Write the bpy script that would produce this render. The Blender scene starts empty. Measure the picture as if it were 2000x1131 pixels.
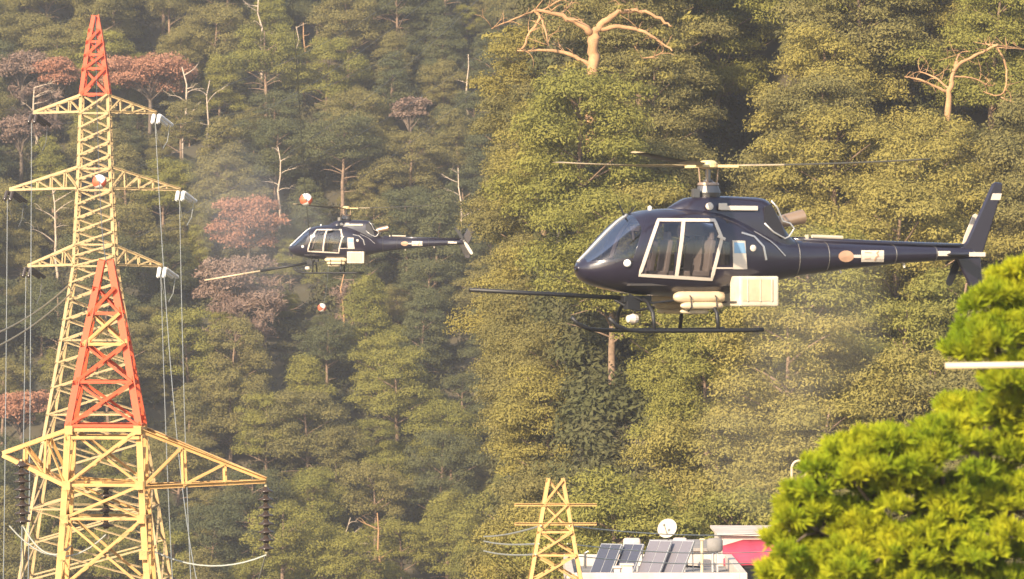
import bpy, bmesh, math, random
import numpy as np
from mathutils import Vector, Matrix, noise
from math import radians as rad, sin, cos, pi, sqrt

scene = bpy.context.scene
COL = scene.collection
rng = random.Random(7)
nrng = np.random.default_rng(7)

# ------------------------------------------------------------------ camera, light, exposure
F = 10000.0                      # focal length in photograph pixels (2000 wide)
cam_d = bpy.data.cameras.new('camera')
cam_d.sensor_width = 36.0
cam_d.lens = 36.0 * F / 2000.0
cam_d.clip_start = 0.5
cam_d.clip_end = 9000.0
cam_d.dof.use_dof = True
cam_d.dof.focus_distance = 190.0
cam_d.dof.aperture_fstop = 4.0
cam = bpy.data.objects.new('camera', cam_d)
COL.objects.link(cam)
cam.location = (0, 0, 0)
cam.rotation_euler = (rad(90), 0, 0)
scene.camera = cam

SUN = Vector((-0.44, -0.80, 0.46)).normalized()      # direction towards the sun
world = bpy.data.worlds.new('World')
scene.world = world
world.use_nodes = True
wn = world.node_tree.nodes
wn.clear()
sky = wn.new('ShaderNodeTexSky'); sky.sky_type = 'NISHITA'; sky.sun_disc = False
sky.sun_elevation = math.asin(SUN.z); sky.sun_rotation = math.atan2(SUN.x, SUN.y)
bg = wn.new('ShaderNodeBackground'); bg.inputs['Strength'].default_value = 0.12
wo = wn.new('ShaderNodeOutputWorld')
world.node_tree.links.new(sky.outputs[0], bg.inputs[0])
world.node_tree.links.new(bg.outputs[0], wo.inputs[0])
sun_d = bpy.data.lights.new('sun', 'SUN'); sun_d.energy = 5.0; sun_d.angle = rad(0.5); sun_d.color = (1.0, 0.82, 0.60)
sun_o = bpy.data.objects.new('sun', sun_d); COL.objects.link(sun_o)
sun_o.rotation_euler = SUN.to_track_quat('Z', 'Y').to_euler()
sun_o.location = (-60, -60, 60)

scene.view_settings.view_transform = 'Standard'
scene.view_settings.look = 'None'
scene.view_settings.exposure = 1.38
scene.view_settings.gamma = 1.0
scene.view_settings.use_curve_mapping = False
scene.cycles.max_bounces = 6
scene.cycles.diffuse_bounces = 2
scene.cycles.glossy_bounces = 2
scene.cycles.transmission_bounces = 4
scene.cycles.transparent_max_bounces = 8
scene.cycles.volume_bounces = 0
scene.cycles.use_denoising = True
HAZE = 0.00033

# ------------------------------------------------------------------ helpers
def P(px, py, D):
    "the place that the photograph shows at pixel (px, py), D metres away"
    return Vector(((px - 1000.0) * D / F, D, (565.5 - py) * D / F))

def tag(o, label=None, cat=None, group=None, kind=None):
    if label: o['label'] = label
    if cat: o['category'] = cat
    if group: o['group'] = group
    if kind: o['kind'] = kind
    return o

def link(o, parent=None):
    COL.objects.link(o)
    if parent is not None: o.parent = parent
    return o

def empty(name, loc=(0, 0, 0), label=None, cat=None, group=None):
    o = bpy.data.objects.new(name, None)
    o.empty_display_size = 0.3
    o.location = loc
    link(o)
    return tag(o, label, cat, group)

def obj(name, mesh, mat=None, parent=None, loc=(0, 0, 0)):
    if mat is not None:
        mesh.materials.clear()
        for m in (mat if isinstance(mat, (list, tuple)) else [mat]): mesh.materials.append(m)
    o = bpy.data.objects.new(name, mesh)
    o.location = loc
    return link(o, parent)

def pymesh(name, verts, faces, smooth=False):
    m = bpy.data.meshes.new(name)
    m.from_pydata([tuple(v) for v in verts], [], faces)
    m.update()
    if smooth:
        m.polygons.foreach_set('use_smooth', [True] * len(m.polygons))
    return m

class MB:
    "collects pieces of one part into one mesh"
    def __init__(self): self.v = []; self.f = []; self.mi = []
    def add(self, verts, faces, mi=0):
        b = len(self.v); self.v += [tuple(x) for x in verts]
        self.f += [tuple(i + b for i in f) for f in faces]; self.mi += [mi] * len(faces)
    def box(self, c, s, R=None, mi=0):
        c = Vector(c); hx, hy, hz = s[0] / 2, s[1] / 2, s[2] / 2
        vs = [Vector((x, y, z)) for z in (-hz, hz) for y in (-hy, hy) for x in (-hx, hx)]
        if R is not None: vs = [R @ v for v in vs]
        self.add([v + c for v in vs], [(0, 2, 3, 1), (4, 5, 7, 6), (0, 1, 5, 4), (2, 6, 7, 3), (0, 4, 6, 2), (1, 3, 7, 5)], mi)
    def tube(self, pts, r, n=8, caps=True, mi=0):
        pts = [Vector(p) for p in pts]; k = len(pts)
        rs = r if isinstance(r, (list, tuple)) else [r] * k
        ref = None; vs = []; fs = []
        for i, p in enumerate(pts):
            d = (pts[min(i + 1, k - 1)] - pts[max(i - 1, 0)])
            if d.length < 1e-9: d = Vector((0, 0, 1))
            d.normalize()
            if ref is None:
                ref = Vector((0, 0, 1)) if abs(d.z) < 0.9 else Vector((1, 0, 0))
            u = (ref - d * ref.dot(d)).normalized(); ref = u
            w = d.cross(u)
            for j in range(n):
                a = 2 * pi * j / n
                vs.append(p + (u * cos(a) + w * sin(a)) * rs[i])
        for i in range(k - 1):
            for j in range(n):
                j2 = (j + 1) % n
                fs.append((i * n + j, i * n + j2, (i + 1) * n + j2, (i + 1) * n + j))
        if caps:
            fs.append(tuple(range(n - 1, -1, -1))); fs.append(tuple((k - 1) * n + j for j in range(n)))
        self.add(vs, fs, mi)
    def bar(self, a, b, w, mi=0):
        "angle iron from a to b"
        a = Vector(a); b = Vector(b); d = (b - a); L = d.length; d /= L
        ref = Vector((0, 0, 1)) if abs(d.z) < 0.95 else Vector((1, 0, 0))
        u = d.cross(ref).normalized(); v = d.cross(u)
        t = 0.16
        prof = [(-.5, -.5), (.5, -.5), (.5, -.5 + t), (-.5 + t, -.5 + t), (-.5 + t, .5), (-.5, .5)]
        vs = [p + (u * x + v * y) * w for p in (a, b) for x, y in prof]
        fs = [(i, (i + 1) % 6, 6 + (i + 1) % 6, 6 + i) for i in range(6)] + [(5, 4, 3, 2, 1, 0), (6, 7, 8, 9, 10, 11)]
        self.add(vs, fs, mi)
    def lathe(self, prof, axis_p, axis_d, n=24, mi=0):
        d = Vector(axis_d).normalized(); ref = Vector((0, 0, 1)) if abs(d.z) < 0.9 else Vector((1, 0, 0))
        u = (ref - d * ref.dot(d)).normalized(); w = d.cross(u); p0 = Vector(axis_p)
        vs = []; fs = []
        for r, h in prof:
            for j in range(n):
                a = 2 * pi * j / n; vs.append(p0 + d * h + (u * cos(a) + w * sin(a)) * r)
        for i in range(len(prof) - 1):
            for j in range(n):
                j2 = (j + 1) % n; fs.append((i * n + j, i * n + j2, (i + 1) * n + j2, (i + 1) * n + j))
        self.add(vs, fs, mi)
    def build(self, name, mat, parent=None, loc=(0, 0, 0), smooth=False, bevel=0):
        m = pymesh(name, self.v, self.f, smooth)
        mats = mat if isinstance(mat, (list, tuple)) else [mat]
        for x in mats: m.materials.append(x)
        if len(mats) > 1: m.polygons.foreach_set('material_index', self.mi)
        o = bpy.data.objects.new(name, m); o.location = loc
        if bevel:
            b = o.modifiers.new('bevel', 'BEVEL'); b.width = bevel; b.segments = 2; b.limit_method = 'ANGLE'
        return link(o, parent)

# ------------------------------------------------------------------ materials
def mat(name, col, rough=0.6, metal=0.0, var=0.0, scale=4.0, spec=0.5, col2=None, bump=0.0, coat=0.0):
    m = bpy.data.materials.new(name); m.use_nodes = True
    nt = m.node_tree; b = nt.nodes['Principled BSDF']
    b.inputs['Roughness'].default_value = rough; b.inputs['Metallic'].default_value = metal
    b.inputs['Specular IOR Level'].default_value = spec
    b.inputs['Coat Weight'].default_value = coat; b.inputs['Coat Roughness'].default_value = 0.05
    c = tuple(col) + (1,)
    if var or col2:
        tc = nt.nodes.new('ShaderNodeTexCoord'); no = nt.nodes.new('ShaderNodeTexNoise')
        no.inputs['Scale'].default_value = scale; no.inputs['Detail'].default_value = 5
        no.inputs['Roughness'].default_value = 0.65
        nt.links.new(tc.outputs['Object'], no.inputs['Vector'])
        ra = nt.nodes.new('ShaderNodeValToRGB')
        c2 = tuple(col2) if col2 else tuple(max(0, x * (1 - var)) for x in col)
        ra.color_ramp.elements[0].position = 0.35; ra.color_ramp.elements[0].color = c2 + (1,)
        ra.color_ramp.elements[1].position = 0.65; ra.color_ramp.elements[1].color = c
        nt.links.new(no.outputs['Fac'], ra.inputs['Fac'])
        nt.links.new(ra.outputs['Color'], b.inputs['Base Color'])
        if bump:
            bp = nt.nodes.new('ShaderNodeBump'); bp.inputs['Strength'].default_value = bump; bp.inputs['Distance'].default_value = 0.05
            nt.links.new(no.outputs['Fac'], bp.inputs['Height']); nt.links.new(bp.outputs['Normal'], b.inputs['Normal'])
    else:
        b.inputs['Base Color'].default_value = c
    return m

def foliage(name, a, b_, c, scale=0.35, transl=0.25):
    "leaf material: colour varies from tree to tree and from clump to clump"
    m = bpy.data.materials.new(name); m.use_nodes = True
    nt = m.node_tree; nt.nodes.clear(); N = nt.nodes.new; L = nt.links.new
    out = N('ShaderNodeOutputMaterial'); oi = N('ShaderNodeObjectInfo'); tc = N('ShaderNodeTexCoord')
    no = N('ShaderNodeTexNoise'); no.inputs['Scale'].default_value = scale; no.inputs['Detail'].default_value = 6; no.inputs['Roughness'].default_value = 0.7
    L(tc.outputs['Object'], no.inputs['Vector'])
    r1 = N('ShaderNodeValToRGB')
    r1.color_ramp.elements[0].color = a + (1,); r1.color_ramp.elements[1].color = b_ + (1,)
    L(oi.outputs['Random'], r1.inputs['Fac'])
    mr = N('ShaderNodeMapRange'); mr.inputs[1].default_value = 0.40; mr.inputs[2].default_value = 0.66; mr.inputs[4].default_value = 0.75
    L(no.outputs['Fac'], mr.inputs[0])
    mx = N('ShaderNodeMix'); mx.data_type = 'RGBA'; mx.inputs['B'].default_value = c + (1,)
    L(mr.outputs[0], mx.inputs['Factor']); L(r1.outputs['Color'], mx.inputs['A'])
    d = N('ShaderNodeBsdfDiffuse'); t = N('ShaderNodeBsdfTranslucent'); ms = N('ShaderNodeMixShader'); ms.inputs[0].default_value = transl
    L(mx.outputs['Result'], d.inputs['Color']); L(mx.outputs['Result'], t.inputs['Color'])
    L(d.outputs[0], ms.inputs[1]); L(t.outputs[0], ms.inputs[2]); L(ms.outputs[0], out.inputs['Surface'])
    return m

def glass_mat(name, tint, refl=0.10, edge=0.6):
    m = bpy.data.materials.new(name); m.use_nodes = True
    nt = m.node_tree; nt.nodes.clear(); N = nt.nodes.new; L = nt.links.new
    out = N('ShaderNodeOutputMaterial'); t = N('ShaderNodeBsdfTransparent'); t.inputs[0].default_value = tint + (1,)
    g = N('ShaderNodeBsdfGlossy'); g.inputs['Roughness'].default_value = 0.04; g.inputs[0].default_value = (.95, .95, 1, 1)
    lw = N('ShaderNodeLayerWeight'); lw.inputs[0].default_value = 0.35
    ma = N('ShaderNodeMath'); ma.operation = 'MULTIPLY_ADD'; ma.inputs[1].default_value = edge; ma.inputs[2].default_value = refl
    L(lw.outputs['Fresnel'], ma.inputs[0])
    ms = N('ShaderNodeMixShader'); L(ma.outputs[0], ms.inputs[0]); L(t.outputs[0], ms.inputs[1]); L(g.outputs[0], ms.inputs[2])
    L(ms.outputs[0], out.inputs['Surface'])
    return m

M = {}
M['pine'] = foliage('pine_needles', (.165, .152, .058), (.215, .188, .066), (.255, .215, .075))
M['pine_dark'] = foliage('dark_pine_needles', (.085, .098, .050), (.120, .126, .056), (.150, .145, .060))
M['pine_warm'] = foliage('warm_pine_needles', (.235, .205, .060), (.285, .240, .068), (.33, .275, .076))
M['pine_lush'] = foliage('young_pine_needles', (.185, .186, .048), (.235, .222, .054), (.28, .250, .062))
M['dead_red'] = foliage('dead_red_needles', (.35, .165, .100), (.39, .19, .115), (.44, .24, .155))
M['dead_brown'] = foliage('dead_brown_twigs', (.20, .135, .105), (.25, .165, .125), (.29, .21, .155), transl=.1)
M['scrub'] = foliage('scrub_leaves', (.085, .092, .040), (.11, .11, .046), (.14, .12, .062), scale=.15)
M['near_leaf'] = foliage('fresh_pine_tufts', (.22, .30, .016), (.22, .30, .016), (.62, .58, .030), scale=1.6, transl=.45)  # yellow mix paints sunlit highlights into the needle colour
M['bark'] = mat('pine_bark', (.30, .20, .13), .9, var=.5, scale=3)
M['bark_dark'] = mat('darker_pine_bark', (.20, .15, .11), .9, var=.5, scale=3)  # darker bark for the dead trees and the near pine
M['bleached'] = mat('bleached_wood', (.58, .46, .34), .85, var=.35, scale=2)
M['orange_wood'] = mat('peeled_orange_wood', (.50, .285, .135), .85, var=.4, scale=1.5)
M['soil'] = mat('hillside_soil', (.10, .080, .046), .95, col2=(.055, .052, .030), scale=.06, bump=.4)
def steel(name, col, worn, rust):
    m = mat(name, col, .6, col2=worn, scale=.9); nt = m.node_tree; N = nt.nodes.new; L = nt.links.new; b = nt.nodes['Principled BSDF']
    src = b.inputs['Base Color'].links[0].from_socket; g = N('ShaderNodeNewGeometry'); n = N('ShaderNodeTexNoise'); n.inputs['Scale'].default_value = 2.6; n.inputs['Detail'].default_value = 8; n.inputs['Roughness'].default_value = .75
    L(g.outputs['Position'], n.inputs['Vector']); r = N('ShaderNodeMapRange'); r.inputs[1].default_value = .56; r.inputs[2].default_value = .70; r.inputs[4].default_value = .8
    L(n.outputs['Fac'], r.inputs[0]); x = N('ShaderNodeMix'); x.data_type = 'RGBA'; x.inputs['B'].default_value = rust + (1,)
    L(r.outputs[0], x.inputs['Factor']); L(src, x.inputs['A']); L(x.outputs['Result'], b.inputs['Base Color']); return m
M['yellow_steel'] = steel('cream_painted_steel', (.53, .385, .185), (.38, .275, .13), (.20, .125, .065))
M['amber_steel'] = steel('amber_painted_steel', (.60, .365, .13), (.45, .255, .085), (.22, .115, .05))
M['orange_steel'] = steel('orange_painted_steel', (.66, .095, .028), (.52, .075, .024), (.30, .10, .04))
M['wire'] = mat('aluminium_wire', (.36, .37, .33), .45, metal=.2)
M['dark_wire'] = mat('weathered_wire', (.12, .12, .11), .6)
M['porcelain'] = mat('white_porcelain', (.80, .80, .78), .2)
M['dark_porcelain'] = mat('dark_brown_porcelain', (.045, .032, .025), .15)
M['tan_porcelain'] = mat('tan_fittings', (.50, .42, .25), .4, metal=.4)
M['ball_white'] = mat('white_ball_paint', (.85, .80, .74), .4)
M['ball_red'] = mat('red_ball_paint', (.72, .13, .06), .4)
M['navy'] = mat('navy_black_paint', (.017, .014, .027), .28, coat=.6)
M['navy2'] = mat('matt_black_panel', (.016, .015, .020), .55)
M['white_paint'] = mat('white_paint', (.62, .54, .45), .35)
M['box_white'] = mat('cream_white_box', (.66, .58, .45), .5, col2=(.50, .42, .31), scale=3.0)
M['tank_cream'] = mat('cream_tank', (.62, .50, .33), .4, col2=(.50, .39, .25), scale=2)
M['black'] = mat('black_rubber', (.012, .012, .014), .5)
M['metal'] = mat('dark_metal', (.20, .19, .18), .4, metal=.8)
M['blade'] = mat('tan_rotor_blade', (.42, .33, .20), .5, col2=(.30, .24, .15), scale=2)
M['blade_dark'] = mat('dark_rotor_blade', (.06, .055, .04), .6)
M['hub'] = mat('yellow_hub', (.66, .50, .24), .5)
M['exhaust'] = mat('bronzed_exhaust', (.46, .32, .22), .35, metal=.6)
M['seat'] = mat('grey_seat', (.28, .24, .22), .9)
M['interior'] = mat('dark_interior', (.05, .045, .045), .8)
M['glass'] = glass_mat('smoked_glass', (.60, .58, .58), .05)
M['windscreen'] = glass_mat('windscreen_glass', (.34, .33, .38), .05, .32)
M['blue_glass'] = mat('pale_blue_glass', (.22, .38, .55), .15)
M['brown_emblem'] = mat('brown_emblem_print', (.45, .27, .17), .5)
M['red_print'] = mat('dark_print', (.05, .03, .03), .5)
M['wall_white'] = mat('white_render', (.62, .53, .45), .8, col2=(.46, .38, .32), scale=1.2)
M['wall_pink'] = mat('pinkish_render', (.62, .40, .36), .8, col2=(.52, .32, .30), scale=1.5)
M['red_cloth'] = mat('crimson_cloth', (.60, .05, .10), .8, col2=(.48, .04, .08), scale=1.3)
M['panel_grey'] = mat('grey_collector_glass', (.16, .15, .17), .18)
M['panel_dark'] = mat('dark_collector_glass', (.06, .065, .09), .15)
M['alu'] = mat('aluminium_frame', (.55, .54, .52), .4, metal=.6)
M['dish'] = mat('beige_dish', (.50, .44, .34), .6)
M['rail'] = mat('white_rail_paint', (.62, .50, .34), .4)
M['roof_grey'] = mat('grey_roof', (.30, .28, .26), .9, var=.4, scale=1)
M['tile'] = mat('clay_roof', (.38, .17, .11), .85, var=.4, scale=2)

# ------------------------------------------------------------------ terrain
def sm(a, b, x):
    t = min(1.0, max(0.0, (x - a) / (b - a))); return t * t * (3 - 2 * t)
def lerp(a, b, t): return a + (b - a) * t
def pl(x, pts):
    if x <= pts[0][0]: return pts[0][1]
    for (x0, y0), (x1, y1) in zip(pts, pts[1:]):
        if x <= x1: return y0 + (y1 - y0) * (x - x0) / (x1 - x0)
    return pts[-1][1]
def spur_edge(y): return -0.0068 * y
def ground(x, y):
    zl = pl(y, [(-400, -4), (-10, -2), (20, -3), (90, -28), (150, -37), (300, -38), (420, -34), (440, -28), (620, 76), (900, 190), (3000, 420)])
    zr = pl(y, [(-400, -4), (-10, -2), (20, -3), (60, -9), (110, -11.5), (185, -14.5), (212, -19), (300, 32), (330, 36), (420, 0), (452, -16), (490, 4), (620, 76), (900, 190), (3000, 420)])
    e = spur_edge(y)
    t = sm(e, e + 5.0, x) if y > 180 else sm(-7, 0, x)
    if 180 < y < 212:
        q = (y - 180) / 32; t = lerp(sm(-7, 0, x), t, q)
    z = lerp(zl, zr, t)
    g = math.exp(-((x - 0.0440 * y) / 3.6) ** 2) * sm(232, 252, y) * (1 - sm(300, 330, y))   # the shaded gully on the spur
    z -= 13.0 * g
    if y > 200: z += 1.3 * noise.noise(Vector((x * .05, y * .05, 3.1))) + .5 * noise.noise(Vector((x * .17, y * .17, 8.0)))
    return z

def build_ground():
    xs = sorted(set(list(np.arange(-90, 70.1, 1.6)) + list(-90 - np.geomspace(2, 2400, 22)) + list(70 + np.geomspace(2, 2400, 22))))
    ys = sorted(set(list(np.arange(180, 640, 2.5)) + list(np.arange(-20, 180, 5)) + list(640 + np.geomspace(3, 2400, 24)) + list(-20 - np.geomspace(3, 400, 10))))
    nx, ny = len(xs), len(ys)
    vs = [(x, y, ground(x, y)) for y in ys for x in xs]
    fs = [(j * nx + i, j * nx + i + 1, (j + 1) * nx + i + 1, (j + 1) * nx + i) for j in range(ny - 1) for i in range(nx - 1)]
    o = obj('ground', pymesh('ground', vs, fs, True), M['soil'])
    tag(o, kind='structure')
build_ground()

# ------------------------------------------------------------------ foliage meshes
def leaf_cloud(clumps, per_m2, size, seed, up=0.45, rnd=0.55, aspect=0.42, shell=0.33):
    "quads spread through ellipsoidal clumps; returns vertex and face arrays"
    g = np.random.default_rng(seed); V = []
    for c, r in clumps:
        r = np.array(r, float); n = max(6, int(per_m2 * 4 * pi * (r[0] * r[1] + r[0] * r[2] + r[1] * r[2]) / 3))
        d = g.normal(size=(n, 3)); d /= np.linalg.norm(d, axis=1)[:, None]
        d[:, 2] = np.where(d[:, 2] < -0.25, d[:, 2] * -0.6, d[:, 2])
        t = g.random(n) ** shell
        lump = 1 + 0.22 * np.sin(d[:, 0] * 5 + seed) * np.sin(d[:, 1] * 5 + 2 * seed) * np.sin(d[:, 2] * 4 + c[0])
        p = np.array(c) + d * r * (t * lump)[:, None]
        nn = d + g.normal(size=(n, 3)) * rnd + np.array([0, 0, up]); nn /= np.linalg.norm(nn, axis=1)[:, None]
        a = g.normal(size=(n, 3)); u = np.cross(nn, a); u /= np.linalg.norm(u, axis=1)[:, None]; w = np.cross(nn, u)
        s = (size * (0.6 + 0.8 * g.random(n)))[:, None]
        u = u * s * 0.5; w = w * s * 0.5 * aspect
        V.append(np.stack([p - u - w * .4, p - w, p + u + w * .3, p + w], axis=1))
    V = np.concatenate(V); return V.reshape(-1, 3)

def quads_mesh(name, V):
    n = len(V) // 4; m = bpy.data.meshes.new(name)
    m.vertices.add(4 * n); m.vertices.foreach_set('co', V.astype(np.float32).ravel())
    m.loops.add(4 * n); m.loops.foreach_set('vertex_index', np.arange(4 * n, dtype=np.int32))
    m.polygons.add(n); m.polygons.foreach_set('loop_start', np.arange(0, 4 * n, 4, dtype=np.int32))
    m.polygons.foreach_set('loop_total', np.full(n, 4, dtype=np.int32))
    m.update(); m.validate(); return m

def limb(mb, a, b, r0, r1, r, bend=.15, n=5, sides=6):
    a = Vector(a); b = Vector(b); d = b - a; pts = []; rs = []
    off = Vector((r.uniform(-1, 1), r.uniform(-1, 1), r.uniform(-.3, 1))) * d.length * bend
    for i in range(n):
        t = i / (n - 1); pts.append(a + d * t + off * (4 * t * (1 - t)) * .5); rs.append(r0 + (r1 - r0) * t)
    mb.tube(pts, rs, sides)
    return pts

def pine_proto(seed, H, R, ncl, dens, leaf, kind='round', crown_from=.42):
    "trunk and crown meshes of one pine, base at the origin"
    r = random.Random(seed); tr = MB(); lean = Vector((r.uniform(-.6, .6), r.uniform(-.6, .6), 0))
    tp = [Vector((0, 0, -1.2)) + lean * 0]
    for i in range(1, 8):
        t = i / 7; tp.append(Vector((lean.x * t * t + r.uniform(-.08, .08) * H * .06, lean.y * t * t + r.uniform(-.08, .08) * H * .06, H * .93 * t)))
    r0 = .018 * H + .04
    tr.tube(tp, [r0 * (1 - .8 * i / 7) for i in range(8)], 8)
    def trunk_at(z):
        t = max(0, min(1, z / (H * .93))); i = min(6, int(t * 7)); return tp[i].lerp(tp[i + 1], t * 7 - i)
    cl = []
    z0 = crown_from * H; hc = (H - z0)
    lob = [(r.uniform(0, 6.28), r.uniform(.1, .95), r.uniform(.75, 1.2)) for _ in range(5)]
    for k in range(ncl):
        a = k * 2.3999 + r.uniform(-.4, .4); q = (k + r.random()) / ncl          # q: height in the crown
        if kind == 'round': env = R * sqrt(max(.02, 1 - (max(0, q - .30) / .70) ** 2.2)) * (.72 + .28 * min(1, q / .25))
        elif kind == 'flat': env = R * (.55 + .55 * q) * (1 - max(0, q - .6) ** 2 * 4)
        else: env = R * (1.0 - .80 * q)
        env *= .78 + .30 * sin(a * 2 + seed) * sin(q * 7 + seed)
        d = env * (.35 + .65 * r.random() ** .45)
        base = trunk_at(z0 + q * hc * .95)
        s = R * r.uniform(.20, .40) * (1.08 - .28 * q)
        c = base + Vector((cos(a) * d, sin(a) * d, r.uniform(-.35, .25) - .25 * d / R))
        cl.append((tuple(c), (s * r.uniform(.9, 1.3), s * r.uniform(.9, 1.3), s * r.uniform(.62, 1.0))))
        if k % 2 == 0: s0 = trunk_at(max(.3 * H, c.z - d * .5 - .3)); limb(tr, s0, Vector(c) - Vector((0, 0, s * .2)), r0 * .30, .02, r, .12)
    for k in range(5):          # dead lower branches
        z = r.uniform(.22, crown_from + .05) * H; a = r.uniform(0, 6.28); L = r.uniform(.25, .6) * R
        limb(tr, trunk_at(z), trunk_at(z) + Vector((cos(a) * L, sin(a) * L, r.uniform(-.1, .35) * L)), .05, .012, r, .25, 4, 5)
    return pymesh('trunk', tr.v, tr.f, True), quads_mesh('crown', leaf_cloud(cl, dens, leaf, seed))

def snag_mesh(seed, H, r0, nb=6, twig=2, spread=.55, fork=True):
    r = random.Random(seed); mb = MB()
    tp = [Vector((0, 0, -1))]
    for i in range(1, 7):
        t = i / 6; tp.append(Vector((r.uniform(-.03, .03) * H, r.uniform(-.03, .03) * H, H * t)))
    mb.tube(tp, [r0 * (1 - .72 * i / 6) for i in range(7)], 8)
    for k in range(nb):
        t = .45 + .55 * (k + r.random()) / nb; i = min(5, int(t * 6)); p = tp[i].lerp(tp[i + 1], min(1, t * 6 - i))
        a = r.uniform(-.9, .9) + (0 if r.random() < .5 else pi); L = H * spread * r.uniform(.35, .8) * (1.25 - t * .6)
        q = p + Vector((cos(a) * L, sin(a) * L * .7, L * r.uniform(.1, .8)))
        pts = limb(mb, p, q, r0 * .36, r0 * .07, r, .35, 6)
        for w in range(twig):
            s = pts[r.randint(2, 4)]; l2 = L * r.uniform(.3, .6); a2 = a + r.uniform(-1, 1)
            limb(mb, s, s + Vector((cos(a2) * l2, sin(a2) * l2, l2 * r.uniform(-.2, .9))), r0 * .15, r0 * .04, r, .35, 5, 5)
    return pymesh('trunk', mb.v, mb.f, True)

# ------------------------------------------------------------------ trees of the far hillside (left) and of the spur (right)
FAR = {}
FAR['round'] = [pine_proto(100 + i, rng.uniform(9, 11), rng.uniform(3.8, 4.8), 34, 50, .18, 'round', .40) for i in range(7)]
FAR['flat'] = [pine_proto(130 + i, rng.uniform(10, 12), rng.uniform(3.8, 4.9), 24, 46, .18, 'flat', .58) for i in range(5)]
FAR['cone'] = [pine_proto(160 + i, rng.uniform(10, 12), rng.uniform(3.2, 4.0), 36, 46, .18, 'cone', .28) for i in range(3)]
NEAR = {}
NEAR['round'] = [pine_proto(200 + i, rng.uniform(8.5, 10), rng.uniform(3.7, 4.5), 42, 80, .15, 'round', .30) for i in range(6)]
NEAR['flat'] = [pine_proto(230 + i, rng.uniform(9, 10.5), rng.uniform(3.7, 4.5), 32, 80, .15, 'flat', .45) for i in range(4)]
for d_ in (FAR, NEAR):
    for L_ in d_.values():
        for t_, c_ in L_: t_.materials.append(M['bark']); c_.materials.append(M['pine'])
def tree(protos, x, y, label, group, fol, scale=1.0, rz=None, name='pine_tree', bark='bark', cat='tree', squash=1.0, sink=0.0):
    t_, c_ = protos
    root = empty(name, (x, y, ground(x, y) - sink), label, cat, group)
    root.rotation_euler.z = rng.uniform(0, 6.28) if rz is None else rz
    root.scale = (scale, scale, scale * squash)
    for nm, me, m in (('trunk', t_, M[bark]), ('crown', c_, M[fol])):
        o = obj(nm, me, None, root); o.material_slots[0].link = 'OBJECT'; o.material_slots[0].material = m
    return root

def on_ray(px, py, hc, d0, d1):
    "where on the slope a point hc above the ground lies behind pixel (px, py)"
    D = d0
    while D < d1:
        p = P(px, py, D)
        if ground(p.x, D) + hc >= p.z: return p.x, D
        D += .5
    return P(px, py, d1).x, d1

taken = []
def free(x, y, r):
    return all((x - a) ** 2 + (y - b) ** 2 > (r + c) ** 2 * .25 for a, b, c in taken)

# --- singled out trees on the far hillside
def dead_mesh(seed, R, flat, leaf=.30, dens=20):
    r = random.Random(seed); cl = []
    for k in range(30):
        a = r.uniform(0, 6.28); d = R * r.random() ** .5 * .8
        s = R * r.uniform(.25, .42); cl.append(((cos(a) * d, sin(a) * d * .8, 7 + r.uniform(-1, .9) * R * flat * .8 * sqrt(max(0, 1 - (d / R) ** 2)) + .2), (s * 1.1, s * 1.1, s * .75)))
    tr = MB(); tr.tube([(0, 0, -1), (.1, 0, 4), (0, .1, 7)], [.26, .2, .08], 7)
    for c, s in cl: limb(tr, (0, 0, 4.5 + r.random()), c, .08, .02, r, .2)
    return pymesh('trunk', tr.v, tr.f, True), quads_mesh('crown', leaf_cloud(cl, dens, leaf, seed, rnd=1.0))

far_dead = [
    (292, 152, 4.6, .42, 'dead_red', 'broad dead red tree just right of the orange pylon tip'),
    (108, 152, 2.6, .55, 'dead_red', 'small dead reddish tree just left of the orange pylon tip'),
    (42, 130, 2.9, .6, 'dead_brown', 'dead brownish pink tree at the upper left edge'),
    (40, 262, 2.6, .6, 'dead_brown', 'dead brown tree behind the left end of the top cross arm'),
    (484, 446, 3.8, .78, 'dead_red', 'dead red crowned tree left of the smaller helicopter'),
    (800, 216, 1.9, .7, 'dead_brown', 'small dead brown crown high in the green wood above the smaller helicopter'),
    (40, 800, 3.0, .6, 'dead_red', 'dead russet tree low at the left behind the pylon'),
    (460, 560, 4.2, .8, 'dead_brown', 'dead brown tree behind the spray lance of the smaller helicopter'),
]
for i, (px, py, R, fl, fm, lab) in enumerate(far_dead):
    x, y = on_ray(px, py, 7.0, 436, 620); taken.append((x, y, R * 1.3 + 1.5))
    tm, cm = dead_mesh(400 + i, R, fl); tm.materials.append(M['bark_dark']); cm.materials.append(M[fm])
    root = empty('dead_tree', (x, y, ground(x, y)), lab, 'dead tree')
    obj('trunk', tm, None, root); obj('crown', cm, None, root)
bare = [
    (470, 640, 3.9, 'bare grey brown tree of tangled twigs below the spray lance'),
    (68, 215, 3.0, 'bare twiggy tree with pale limbs behind the left top cross arm'),
    (690, 590, 2.2, 'bare brown twiggy tree under the smaller helicopter'),
    (520, 585, 2.2, 'bare brown twiggy tree left of the smaller helicopter skids'),
]
for i, (px, py, R, lab) in enumerate(bare):
    x, y = on_ray(px, py, 5.5, 436, 620); taken.append((x, y, R * 1.2))
    root = empty('bare_tree', (x, y, ground(x, y)), lab, 'bare tree')
    obj('trunk', snag_mesh(430 + i, 7.5, .2, 8, 3, .6), M['bleached'] if i == 1 else M['bark'], root)
    r_ = random.Random(440 + i); cl = []
    for k in range(26):
        a = r_.uniform(0, 6.28); d = R * r_.random() ** .5 * .8; q = R * r_.uniform(.2, .34); cl.append(((cos(a) * d, sin(a) * d, 5.6 + r_.uniform(-.8, .7) * R), (q, q, q)))
    obj('crown', quads_mesh('crown', leaf_cloud(cl, 16, .55, 440 + i, aspect=.13, rnd=1.2, shell=.6)), M['dead_brown'], root)
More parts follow.
